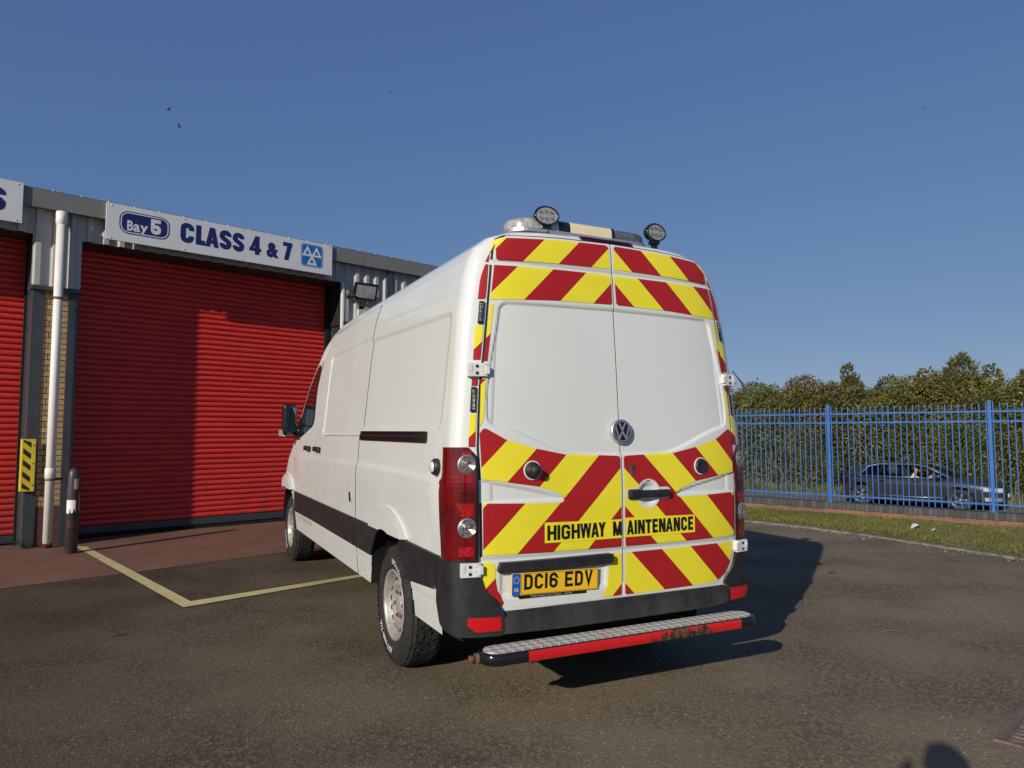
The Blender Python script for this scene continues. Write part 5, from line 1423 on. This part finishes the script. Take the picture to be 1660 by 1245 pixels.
# ---- rear step
SZ0, SZ1 = .375, .42; ys0, ys1 = -.172, -.018; cy = (ys0+ys1)/2; rr = (ys1-ys0)/2
def stadium(x0, x1, r, n=12): 
    return [(x0+r*math.cos(math.radians(90+180*k/n)), cy+r*math.sin(math.radians(90+180*k/n))) for k in range(n+1)]+[(x1+r*math.cos(math.radians(-90+180*k/n)), cy+r*math.sin(math.radians(-90+180*k/n))) for k in range(n+1)]
mb = MB(); st = stadium(-.875+rr, .875-rr, rr)
prof_ = [(-.006, .362), (.006, .364), (.012, .370), (.014, .39), (.012, .412), (.004, .421), (-.010, .421), (-.012, .40), (-.012, .37)]
ns_ = len(st); cc = [Vector(((.875-rr if a > .5 else (-.875+rr if a < -.5 else a)), cy)) for a, b in st]
v = []; f = []
for (a, b), c0 in zip(st, cc):
    d0 = (Vector((a, b))-c0).normalized()
    for o_, z_ in prof_: v.append((a+d0.x*o_, b+d0.y*o_, z_))
k_ = len(prof_)
for i in range(ns_):
    for j in range(k_): f.append((i*k_+j, ((i+1) % ns_)*k_+j, ((i+1) % ns_)*k_+(j+1) % k_, i*k_+(j+1) % k_))
mb.add(v, f, True)
step = mb.build('step_frame', M['gloss_black'], van)
pl_ = stadium(-.875+rr, .875-rr, rr-.012); v = [(a, b, SZ1+.004) for a, b in pl_]+[(a, b, SZ1-.012) for a, b in pl_]; n = len(pl_)
mesh('tread_plate', v, [tuple(range(n))]+[(i, n+i, n+(i+1) % n, (i+1) % n) for i in range(n)], M['step'], step)
v = []; f = []; prof_ = [(.010, .4185), (.0135, .413), (.0155, .400), (.0162, .390), (.0155, .378), (.0140, .369)]
for i in range(61):
    x = -.66+1.39*i/60
    for o_, z_ in prof_: v.append((x, ys0-o_, z_))
    if i:
        for j in range(5): f.append(((i-1)*6+j, i*6+j, i*6+j+1, (i-1)*6+j+1))
mesh('reflective_tape', v, f, M['tape'], step, smooth=True)
mb = MB(); mb.tube([(-.905, -.075, .385), (-.82, -.075, .385)], .026, 10); mb.tube([(-.935, -.075, .385), (-.905, -.075, .385)], .019, 6)
mb.build('step_pin', M['rust'], step)
for x in (-.55, 0, .55):
    mb = MB(); mb.box(x-.03, x+.03, -.03, .5, .365, .40); mb.box(x-.05, x+.05, .3, .36, .36, .5); mb.build('step_bracket', M['rust'], step)

# ---- wing mirrors
for sx in (-1, 1):
    S = S_flank(sx); p = Vector((sx*1.085, 4.80, 1.645))
    Rm = Matrix.Translation(p) @ Matrix.Rotation(sx*-.12, 4, 'Z')
    mb = MB(); bm = bmesh.new(); bmesh.ops.create_cube(bm, size=1)
    for q in bm.verts: q.co = Vector((q.co.x*.155, q.co.y*.17, q.co.z*.35)); 
    bmesh.ops.bevel(bm, geom=bm.edges[:], offset=.05, segments=5, profile=.6, affect='EDGES')
    for q in bm.verts:
        if q.co.y > 0: q.co.x *= .8; q.co.z *= .88
    mb.bm(bm, Rm, True)
    mb.tube([p+Vector((-sx*.06, .02, -.13)), Vector((sx*.96, 4.74, 1.52))], [.05, .06], 10)
    mb.prism([(4.60, 1.43), (4.98, 1.43), (4.60, 1.66)], 0, 1); k = len(mb.v)-6
    for i in range(k, k+6): a, b, c = mb.v[i]; mb.v[i] = (sx*(xflank(a, c)+.005+.02*b), a, c)
    wm = mb.build('wing_mirror', M['gloss_black'], van)
    mb = MB(); mb.prism(rrect(-.046, .050, -.045, .135, .03), -.089, -.086, Rm); mb.build('mirror_glass', M['mirror'], wm)
    mb = MB(); mb.prism(rrect(-.046, .050, -.135, -.062, .022), -.089, -.086, Rm); mb.build('wide_angle_glass', M['mirror'], wm)
    mb = MB(); mb.box(sx*.065-.028, sx*.065+.028, -.05, .06, -.185, -.11, .012, Rm); mb.build('mirror_indicator', M['clear_bar'], wm)

# ---- front end (not in the photograph's view, built plainly)
conform('windscreen', roundpoly([(-.72, 1.50), (.72, 1.50), (.60, 2.28), (-.60, 2.28)], .08), S_front, .006, M['glass_dark'], van, .06)
conform('grille', roundpoly([(-.42, .95), (.42, .95), (.50, 1.15), (-.50, 1.15)], .04), S_front, .008, M['black_plastic'], van, .06, .01)
conform('front_bumper', [(-.80, .43), (.80, .43), (.82, .70), (-.82, .70)], S_front, .03, M['bumper'], van, .06, .04)
for sx in (-1, 1):
    q = [(.55, .92), (.74, .92), (.76, 1.18), (.60, 1.20)]; q = q if sx > 0 else mir(q)
    conform('headlight', roundpoly(q, .05), S_front, .012, M['headlamp'], van, .04, .015)

# ---- wheels
def make_wheel():
    w = bpy.data.objects.new('wheel', None); C.objects.link(w); w.parent = van
    # local z = outward axis
    R0, RW, TW = .372, .215, .118
    mb = MB()
    mb.lathe([(RW-.004, TW-.026), (RW+.012, TW-.008), (.262, TW+.004), (.30, TW+.008), (.335, TW-.001), (.358, TW-.016), (R0, TW-.036), (R0+.002, 0), (R0, -TW+.036), (.355, -TW+.014), (.29, -TW), (RW, -TW+.012)], 72)
    ty = mb.build('tyre', M['tyre'], w)
    mb = MB(); rnd = random.Random(4)
    NL = 46
    for row, (h0, h1, ph) in enumerate(((.074, .113, 0), (.026, .068, .5), (-.020, .020, .2), (-.068, -.026, .7), (-.113, -.074, .3))):
        for k in range(NL):
            a = 2*PI*(k+ph)/NL; da = 2*PI/NL*(.40+.03*(k % 3)); r0, r1 = R0-.012, R0+.011
            sh = .12*(1 if k % 2 else -1)*2*PI/NL
            v = []
            for r in (r0, r1):
                kk = 1. if r == r0 else .90
                for hh, s_ in ((h0, -sh), (h1, sh)):
                    for q in (-1, 1):
                        rr2 = r-(.026 if abs(hh) > .1 else 0)*(1 if abs(hh) > .1 else 0)
                        v.append((rr2*math.cos(a+q*da*kk+s_), rr2*math.sin(a+q*da*kk+s_), hh))
            mb.add(v, [(0, 1, 3, 2), (4, 6, 7, 5), (0, 4, 5, 1), (2, 3, 7, 6), (0, 2, 6, 4), (1, 5, 7, 3)])
    for k in range(NL):     # shoulder lugs reaching down the sidewall
        a = 2*PI*(k+.0)/NL; da = 2*PI/NL*.36
        v = [(r*math.cos(a+q*da), r*math.sin(a+q*da), h) for r, h in ((.366, TW-.034), (.340, TW-.0), (.338, TW+.006), (.374, TW-.018)) for q in (-1, 1)]
        mb.add(v, [(4, 5, 7, 6), (2, 3, 5, 4), (0, 1, 7, 6), (0, 2, 4, 6), (1, 3, 5, 7)])
    mb.build('tread', M['tyre'], ty)
    def arctext(s_, a_mid, r, size, bold=.03):
        vv = []; ff = []
        v, f = text2d(s_, size, bold, .95, 'CENTER', 1.05)
        for x, y in v: vv.append(((r+y)*math.cos(a_mid-x/r), (r+y)*math.sin(a_mid-x/r), TW+.0095-.000*y))
        return vv, f
    for txt, am in (('BFGoodrich', 1), ('All-Terrain T/A', -1)):
        for off_ in (0,):
            vv, f = arctext(txt, PI/2*am+.0, .268, .034, .05)
            # follow the bulge of the sidewall
            vv = [(x, y, float(np.interp(math.hypot(x, y), [.262, .30, .335], [TW+.0058, TW+.0098, TW+.0010]))) for x, y, z in vv]
            mesh('tyre_lettering', vv, f, M['tyre_white'], ty)
    mb = MB()
    mb.lathe([(RW+.010, TW-.012), (RW+.008, TW-.004), (RW-.004, TW-.006), (RW-.010, TW-.022), (RW-.020, TW-.05), (.185, TW-.068), (.172, TW-.058), (.150, TW-.040), (.118, TW-.034), (.108, TW-.050), (.10, TW-.054), (.060, TW-.052), (.056, TW-.040), (.040, TW-.036), (.0, TW-.035)], 64)
    mb.lathe([(RW-.002, TW-.03), (RW-.012, -TW+.02)], 48)
    rm = mb.build('rim', M['rim'], w)
    mb = MB()
    for k in range(16):
        a = 2*PI*k/16; mb.lathe([(.0185, .0), (.0175, .0025), (0, .0025)], 14, False, axis_mat((.168*math.cos(a), .168*math.sin(a), TW-.0445), (math.cos(a)*.55, math.sin(a)*.55, 1), (0.1, 0.2, .9)))
    mb.build('rim_holes', M['void'], rm)
    mb = MB()
    for k in range(6):
        a = 2*PI*(k+.5)/6; mb.lathe([(.013, -.006), (.013, .012), (.009, .016), (0, .016)], 6, False, Matrix.Translation((.084*math.cos(a), .084*math.sin(a), TW-.052)))
    mb.build('wheel_nuts', M['rust'], rm)
    return w
w0 = make_wheel()
def setw(w, sx, y, spin):
    w.matrix_parent_inverse = Matrix.Identity(4); w.location = (sx*.835, y, .385)
    # local z outwards
    zax = Vector((sx, 0, 0)); yax = Vector((0, 0, 1)); xax = yax.cross(zax)
    Mx = Matrix((xax, yax, zax)).transposed() @ Matrix.Rotation(spin, 3, 'Z')
    w.rotation_euler = Mx.to_euler()
setw(w0, -1, WHY[0], -.45)
for sx, y, sp in ((1, WHY[0], 1.0), (-1, WHY[1], 2.2), (1, WHY[1], .3)):
    c = w0.copy(); C.objects.link(c); c.parent = van
    for ch in list(w0.children):
        q = ch.copy(); C.objects.link(q); q.parent = c
        for g2 in list(ch.children):
            q2 = g2.copy(); C.objects.link(q2); q2.parent = q
    setw(c, sx, y, sp)

# ================================================================== people
def figure(joints, edges, root, sub=2):
    """one continuous skinned body: joints name -> (x, y, z, rx, ry)"""
    names = list(joints); me = bpy.data.meshes.new('figure')
    me.from_pydata([joints[n][:3] for n in names], [(names.index(a), names.index(b)) for a, b in edges], [])
    o = bpy.data.objects.new('figure', me); C.objects.link(o)
    o.modifiers.new('skin', 'SKIN'); s = o.modifiers.new('sub', 'SUBSURF'); s.levels = sub; s.render_levels = sub
    for i, n in enumerate(names):
        q = me.skin_vertices[0].data[i]; q.radius = (joints[n][3], joints[n][4] if len(joints[n]) > 4 else joints[n][3]); q.use_root = n == root
    dg = bpy.context.evaluated_depsgraph_get(); ev = o.evaluated_get(dg); nm = bpy.data.meshes.new_from_object(ev)
    bpy.data.objects.remove(o); return nm
def person_mesh(name, joints, edges, root, parent, zones, loc=None):
    nm = figure(joints, edges, root); o = bpy.data.objects.new(name, nm); C.objects.link(o)
    if parent: o.parent = parent
    ms = []
    for m, fn in zones: nm.materials.append(m)
    mi = []
    for p in nm.polygons:
        k = 0
        for i, (m, fn) in enumerate(zones):
            if fn(p.center): k = i; break
        mi.append(k); p.use_smooth = True
    nm.polygons.foreach_set('material_index', mi); return o
def hair_cap(o_c, r, parent, cut):
    bm = bmesh.new(); bmesh.ops.create_icosphere(bm, subdivisions=3, radius=1)
    for q in bm.verts: q.co = Vector((q.co.x*r[0], q.co.y*r[1], q.co.z*r[2]))
    bmesh.ops.delete(bm, geom=[q for q in bm.verts if cut(q.co)], context='VERTS')
    for q in bm.verts: q.co += Vector(o_c)
    mb = MB(); mb.bm(bm, None, True); return mb.build('hair', M['hair'], parent)
def arm_edges(s): return [('sh'+s, 'el'+s), ('el'+s, 'wr'+s), ('wr'+s, 'pa'+s)]
def hand(J, E, s, pa, d, up):
    """five short fingers rooted in the palm"""
    d = Vector(d).normalized(); up = Vector(up).normalized(); sd_ = d.cross(up); pa = Vector(pa)
    for k, (q, l) in enumerate(((-.03, .060), (-.010, .070), (.010, .066), (.030, .052))):
        a = pa+up*q+d*.035; b = a+d*l*.5+sd_*.006; c = b+d*l*.35+sd_*.018
        J['fa%d%s' % (k, s)] = (*a, .0095); J['fb%d%s' % (k, s)] = (*b, .0085); J['fc%d%s' % (k, s)] = (*c, .0072)
        E += [('pa'+s, 'fa%d%s' % (k, s)), ('fa%d%s' % (k, s), 'fb%d%s' % (k, s)), ('fb%d%s' % (k, s), 'fc%d%s' % (k, s))]
    a = pa-up*.035+sd_*.012; b = a+d*.03-up*.010+sd_*.012
    J['ta'+s] = (*a, .011); J['tb'+s] = (*b, .0085); E += [('pa'+s, 'ta'+s), ('ta'+s, 'tb'+s)]

# the photographer, whose shadow falls on the asphalt at the lower right
ph = thing('person', 'person in navy jacket and jeans holding up a phone, casting the shadow at lower right', 'person', (-.11, -.34, 0)); ph.scale = (1.02, 1.0, 1.012)
J = dict(pel=(0, 0, .98, .15, .11), bel=(0, 0, 1.12, .145, .105), che=(0, 0, 1.34, .165, .115), nk0=(0, -.01, 1.52, .075, .075), nk=(0, 0, 1.60, .058, .058), jaw=(0, .025, 1.665, .068, .075), hd=(0, .012, 1.745, .077, .095), top=(0, .005, 1.80, .055, .068),
         nose=(0, .118, 1.70, .012, .014))
E = [('pel', 'bel'), ('bel', 'che'), ('che', 'nk0'), ('nk0', 'nk'), ('nk', 'jaw'), ('jaw', 'hd'), ('hd', 'top')]
del J['nose']
for s, k in (('L', -1), ('R', 1)):
    J['hip'+s] = (k*.095, 0, .92, .095, .10); J['kn'+s] = (k*.11, .015, .50, .062, .065); J['an'+s] = (k*.12, -.015, .10, .042, .045); J['to'+s] = (k*.13, .14, .035, .04, .032)
    E += [('pel', 'hip'+s), ('hip'+s, 'kn'+s), ('kn'+s, 'an'+s), ('an'+s, 'to'+s)]
    J['sh'+s] = (k*.185, -.01, 1.475, .068, .07); J['el'+s] = (k*.27, .07, 1.215, .048, .05); J['wr'+s] = (.06+k*.125, .235, 1.49, .031, .028); J['pa'+s] = (.055+k*.105, .262, 1.548, .027, .038)
    E += [('che', 'sh'+s)]+arm_edges(s)
    hand(J, E, s, (.055+k*.105, .266, 1.552), (-k*.50, .16, .70), (.0, .25, 1.))
pm = person_mesh('body', J, E, 'pel', ph, [(M['skin'], lambda c: c.z > 1.575 or (c.y > .235 and c.z > 1.40)), (M['jacket'], lambda c: c.z > .93), (M['gloss_black'], lambda c: c.z < .085), (M['jeans'], lambda c: True)])
hair_cap((0, -.002, 1.752), (.092, .112, .098), ph, lambda c: (c.y > .045 and c.z < .045) or c.z < -.055)
mb = MB()
for k in (-1, 1):
    mb.lathe([(0, -.011), (.008, -.008), (.011, 0), (.008, .008), (0, .011)], 10, True, Matrix.Translation((k*.032, .098, 1.715)))
mb.build('eyes', M['chip_black'], ph)
mb = MB(); mb.tube([(0, .10, 1.725), (0, .122, 1.690), (0, .105, 1.680)], [.006, .014, .010], 8); mb.build('nose', M['skin'], ph)
mb = MB(); mb.tube([(-.024, .093, 1.652), (0, .102, 1.650), (.024, .093, 1.652)], [.003, .007, .003], 8); mb.build('mouth', M['vinyl_red'], ph)
mb = MB()
for k in (-1, 1): mb.lathe([(0, -.006), (.022, -.004), (.026, .0), (.016, .006), (0, .004)], 12, True, axis_mat((k*.083, -.005, 1.705), (k, -.3, 0)))
mb.build('ears', M['skin'], ph)
pn_ = thing('phone', 'dark mobile phone held up sideways by the person in the navy jacket', 'phone', (-.045, -.036, 1.5))
mb = MB(); mb.box(-.078, .078, -.0085, 0, -.038, .038, .003); mb.build('case', M['gloss_black'], pn_)
mb = MB(); mb.box(-.074, .074, -.0092, -.0086, -.035, .035); mb.build('screen', M['glass_dark'], pn_)
mb = MB()
for a, b in ((.040, .018), (.058, .0), (.040, -.018)): mb.lathe([(.0085, 0), (.0085, .003), (0, .0028)], 16, True, axis_mat((a, 0, b), (0, 1, 0)))
mb.build('lenses', M['gloss_black'], pn_)

# ================================================================== the car on the road beyond the fence (local x = forward, -y = near side)
CO = fw(-5.80, 24.4, ROADZ)
car = thing('passing_car', 'dark grey hatchback driving along the road behind the blue fence', 'car', CO, FR); car.scale = (1, 1, .90)
XS = [-2.16, -2.10, -1.95, -1.7, -1.3, -.8, -.3, .3, .8, 1.05, 1.35, 1.65, 1.9, 2.05, 2.13, 2.16]
HW = [.60, .74, .83, .87, .89, .90, .90, .90, .895, .89, .885, .87, .82, .73, .60, .45]
BT = [.84, .96, 1.0, 1.0, .995, .985, .98, .98, .985, .98, .945, .90, .85, .78, .70, .62]
SL = [.42, .32, .26, .22, .20, .19, .19, .19, .19, .19, .20, .22, .24, .27, .32, .40]
def carsec(x):
    w, b, s = (float(np.interp(x, XS, q)) for q in (HW, BT, SL))
    hump = .03 if x > .9 else .0
    return [(0, b+hump), (w*.55, b+hump*.9), (w*.86, b-.005), (w*.955, b-.07), (w*.985, b-.16), (w, b-.24 if b-.24 > .62 else .62), (w*.995, .55), (w*.965, .40), (w*.955, s+.05), (w*.90, s), (0, s)]
V = []; F = []; xs = np.arange(-2.16, 2.161, .04); n = 21
for x in xs:
    h = carsec(x); ring = [(-y, z) for y, z in h[::-1]]+h[1:]
    V += [(x, y, z) for y, z in ring]
for i in range(len(xs)-1):
    for k in range(n-1):
        q = (i*n+k, i*n+k+1, (i+1)*n+k+1, (i+1)*n+k)
        c = [sum(V[j][d] for j in q)/4 for d in range(3)]
        if abs(c[1]) > .6 and any(math.hypot(c[0]-wx, c[2]-.33) < .355 for wx in (-1.50, 1.12)): continue
        if -1.5 < c[0] < .75 and abs(c[1]) < .72 and c[2] > .9: continue
        F.append(q)
F.append(tuple(range(n))); F.append(tuple(range(len(V)-n, len(V)))[::-1])
cb = mesh('body', V, F, M['car_grey'], car, smooth=True)
mb = MB()
for wx in (-1.50, 1.12):
    for s in (-1, 1):
        v = []; f = []
        for k in range(19):
            a = -.3+(PI+.6)*k/18
            for y in (.55, .875): v.append((wx+.37*math.cos(a), s*y, .33+.37*math.sin(a)))
        for k in range(18): f.append((2*k, 2*k+1, 2*k+3, 2*k+2))
        mb.add(v, f)
mb.box(-1.9, 1.9, -.55, .55, .17, .5); mb.build('underbody', M['void'], car)
# roof, pillars
RP = [(-2.02, 1.01, .74), (-1.62, 1.30, .62), (-1.25, 1.385, .60), (-.6, 1.425, .60), (-.1, 1.42, .595), (.22, 1.365, .61), (.98, .985, .76)]
def strip_(i0, i1, nm, m):
    V = []; F = []
    P = RP[i0:i1+1]
    for x, z, w in P:
        for k in range(9):
            y = -w+2*w*k/8; V.append((x+(.06 if nm == 'windscreen' else (-.05 if nm == 'rear_window' else 0))*(1-(y/w)**2), y, z+.025*(1-(y/w)**2)))
    for i in range(len(P)-1):
        for k in range(8): F.append((i*9+k, (i+1)*9+k, (i+1)*9+k+1, i*9+k+1))
    return mesh(nm, V, F, m, car, smooth=True)
strip_(1, 5, 'roof', M['car_grey']); strip_(0, 1, 'rear_window', M['pane']); strip_(5, 6, 'windscreen', M['pane'])
mb = MB()
for s in (-1, 1):
    mb.tube([(x, s*w, z) for x, z, w in RP], [.04, .035, .03, .028, .028, .028, .035], 8)
    mb.tube([(-.33, s*.88, .97), (-.36, s*.62, 1.41)], .035, 6)
    mb.add([(-2.0, s*.80, .98), (-1.52, s*.865, .98), (-1.30, s*.65, 1.34), (-1.64, s*.62, 1.29)], [(0, 1, 2, 3)])
    mb.tube([(.60, s*.855, .98), (.43, s*.70, 1.22)], .018, 6)
mb.build('pillars', M['car_grey'], car)
def spane(pts, s, nm='side_window'):
    def yy(z): return .875-.27*max(0, (z-.98)/.42)
    return mesh(nm, [(x, s*yy(z), z) for x, z in pts], [tuple(range(len(pts)))], M['pane'], car)
for s in (-1, 1):
    spane([(-1.50, .99), (-.37, .98), (-.39, 1.385), (-1.0, 1.37), (-1.28, 1.31)], s)
    if s > 0: spane([(-.29, .98), (.58, .985), (.22, 1.32), (-.05, 1.385), (-.33, 1.39)], s)
    spane([(.62, .985), (.90, .985), (.46, 1.20)], s)
    mb = MB(); mb.tube([(-1.58, s*.878, .985), (.62, s*.892, .985)], .010, 6); mb.tube([(-1.58, s*.872, .985), (-1.32, s*.67, 1.315), (-1.0, s*.625, 1.385), (-.1, s*.615, 1.405), (.25, s*.64, 1.335), (.88, s*.80, .99)], .010, 6); mb.build('window_trim', M['car_silver'], car)
    mb = MB()
    for x in (-.55, .33-.5+.0): pass
    for x in (-.92, .02): mb.box(x-.09, x+.09, s*.93-.014, s*.93+.014, .845, .87, .006)
    mb.build('door_handles', M['car_grey'], car)
    mb = MB(); mb.tube([(-1.0, s*.885, .36), (.0, s*.89, .345), (.72, s*.885, .37)], [.012, .02, .012], 6); mb.build('sill_trim', M['car_silver'], car)
    mb = MB(); mb.box(.50, .66, s*.97-.09, s*.97+.09, .98, 1.09, .03); mb.build('door_mirror', M['car_grey'], car)
    # headlight and rear lamp follow the corner
    def lamp(x0, x1, z0, z1, nm, m, off):
        V = []; F = []
        for i in range(7):
            x = x0+(x1-x0)*i/6; 
            for z in (z0+(.04 if nm == 'headlight' else 0)*(1-i/6), z1): V.append((x, s*(float(np.interp(x, XS, HW))*.985+off), z))
        for i in range(6): F.append((2*i, 2*i+2, 2*i+3, 2*i+1))
        return mesh(nm, V, F, m, car, smooth=True)
    lamp(1.66, 2.12, .60, .735, 'headlight', M['headlamp'], .022); lamp(-2.12, -1.80, .72, .90, 'rear_lamp', M['lens_dark'], .016)
    lamp(1.72, 2.10, .33, .44, 'bumper_vent', M['car_silver'], .03)
    mb = MB()
    for x in (-.34, .72, -1.18): mb.box(x-.004, x+.004, s*.905-.006, s*.905+.003, .30, .97)
    mb.build('door_gaps', M['void'], car)
mb = MB(); mb.box(2.125, 2.175, -.42, .42, .40, .66, .02); mb.build('grille', M['gloss_black'], car)
mb = MB(); mb.box(2.172, 2.185, -.26, .26, .44, .55, .004); mb.build('number_plate', M['sign_white'], car)
mb = MB()
for y in (-.38, .38):
    mb.box(-.32, .16, y-.24, y+.24, .42, .56, .05); mb.box(-.42, -.26, y-.23, y+.23, .5, 1.04, .05); mb.box(-.40, -.30, y-.12, y+.12, 1.06, 1.20, .04)
mb.box(-1.35, -.85, -.62, .62, .42, .56, .05); mb.box(-1.45, -1.3, -.62, .62, .5, 1.05, .05); mb.box(.55, .95, -.75, .75, .6, .97, .05); mb.build('seats', M['interior'], car)
mb = MB(); mb.lathe([(.17, -.012), (.185, 0), (.17, .012), (.16, 0), (.17, -.012)], 24, True, axis_mat((.42, -.37, .93), (-.9, 0, .45))); mb.build('steering_wheel', M['interior'], car)
def carwheel(x, s):
    w = bpy.data.objects.new('wheel', None); C.objects.link(w); w.parent = car; w.location = (x, s*.80, .33)
    w.rotation_euler = (PI/2 if s < 0 else -PI/2, 0, 0)
    mb = MB(); mb.lathe([(.225, .085), (.25, .10), (.31, .10), (.332, .075), (.334, -.07), (.30, -.1), (.2, -.1)], 40); mb.build('tyre', M['tyre'], w)
    mb = MB(); mb.lathe([(.228, .088), (.216, .085), (.205, .05), (.20, -.05)], 40)
    for k in range(5):
        for d in (-.13, .13):
            a = 2*PI*k/5; p0 = Vector((.04*math.cos(a+d), .04*math.sin(a+d), .07)); p1 = Vector((.218*math.cos(a+d*.9), .218*math.sin(a+d*.9), .08)); mb.tube([p0, p1], [.02, .014], 6)
    mb.lathe([(.06, .05), (.055, .085), (0, .09)], 18); mb.build('rim', M['alloy'], w)
    mb = MB(); mb.lathe([(.20, .02), (0, .02)], 24); mb.build('brake_disc', M['void'], w)
for x in (-1.50, 1.12):
    for s in (-1, 1): carwheel(x, s)
# driver at the near side (right-hand drive), looking ahead
dr = thing('person', 'dark-haired driver in a pale shirt at the front window of the dark grey car', 'person', CO+fx.to_3d()*(-.06)-fy.to_3d()*.37+Vector((0, 0, -.03)), FR); dr.scale = (1, 1, .97)
J = dict(pel=(-.10, 0, .60, .13, .14), che=(-.13, 0, .88, .11, .15), nk0=(-.09, 0, 1.0, .055, .06), nk=(-.07, 0, 1.045, .045, .048), jaw=(-.035, 0, 1.095, .062, .055), hd=(-.045, 0, 1.165, .085, .068), top=(-.05, 0, 1.215, .058, .048))
E = [('pel', 'che'), ('che', 'nk0'), ('nk0', 'nk'), ('nk', 'jaw'), ('jaw', 'hd'), ('hd', 'top')]
for s, k in (('L', 1), ('R', -1)):
    J['sh'+s] = (-.11, k*.17, .93, .06, .06); J['el'+s] = (.10, k*.20, .80, .042, .042); J['wr'+s] = (.33, k*.15, .93, .028, .028); J['pa'+s] = (.385, k*.14, .96, .026, .03)
    J['hip'+s] = (.0, k*.09, .60, .085, .085); J['kn'+s] = (.40, k*.12, .66, .06, .06); J['an'+s] = (.62, k*.12, .34, .045, .045)
    E += [('che', 'sh'+s), ('pel', 'hip'+s), ('hip'+s, 'kn'+s), ('kn'+s, 'an'+s)]+arm_edges(s)
    hand(J, E, s, (.39, k*.14, .965), (.25, -k*.6, .6), (.5, 0, .8))
person_mesh('body', J, E, 'pel', dr, [(M['skin'], lambda c: c.z > 1.03 or c.x > .32 and c.z > .88), (M['shirt'], lambda c: c.z > .66), (M['jeans'], lambda c: True)])
hair_cap((-.062, 0, 1.178), (.108, .086, .088), dr, lambda c: (c.x > .03 and c.z < .035) or c.z < -.05)
mb = MB(); mb.tube([(.045, 0, 1.16), (.066, 0, 1.125), (.046, 0, 1.115)], [.006, .013, .009], 8); mb.build('nose', M['skin'], dr)
gb = thing('cushion', 'pale green cloth bundle seen through the rear window of the dark grey car', 'cushion', CO+fx.to_3d()*(-.70)-fy.to_3d()*.48+Vector((0, 0, .96)), FR)
bm = bmesh.new(); bmesh.ops.create_icosphere(bm, subdivisions=3, radius=1)
for q in bm.verts: q.co = Vector((q.co.x*.16, q.co.y*.13, q.co.z*.15))*(1+.12*math.sin(q.co.x*5+q.co.z*4)*math.cos(q.co.y*6))+Vector((0, 0, .12))
mb = MB(); mb.bm(bm, None, True); mb.build('cushion_cover', M['pale_green'], gb)
mb = MB(); mb.tube([(-.12, -.1, .1), (0, -.135, .12), (.12, -.1, .13)], .012, 6); mb.build('cushion_piping', M['paper'], gb)
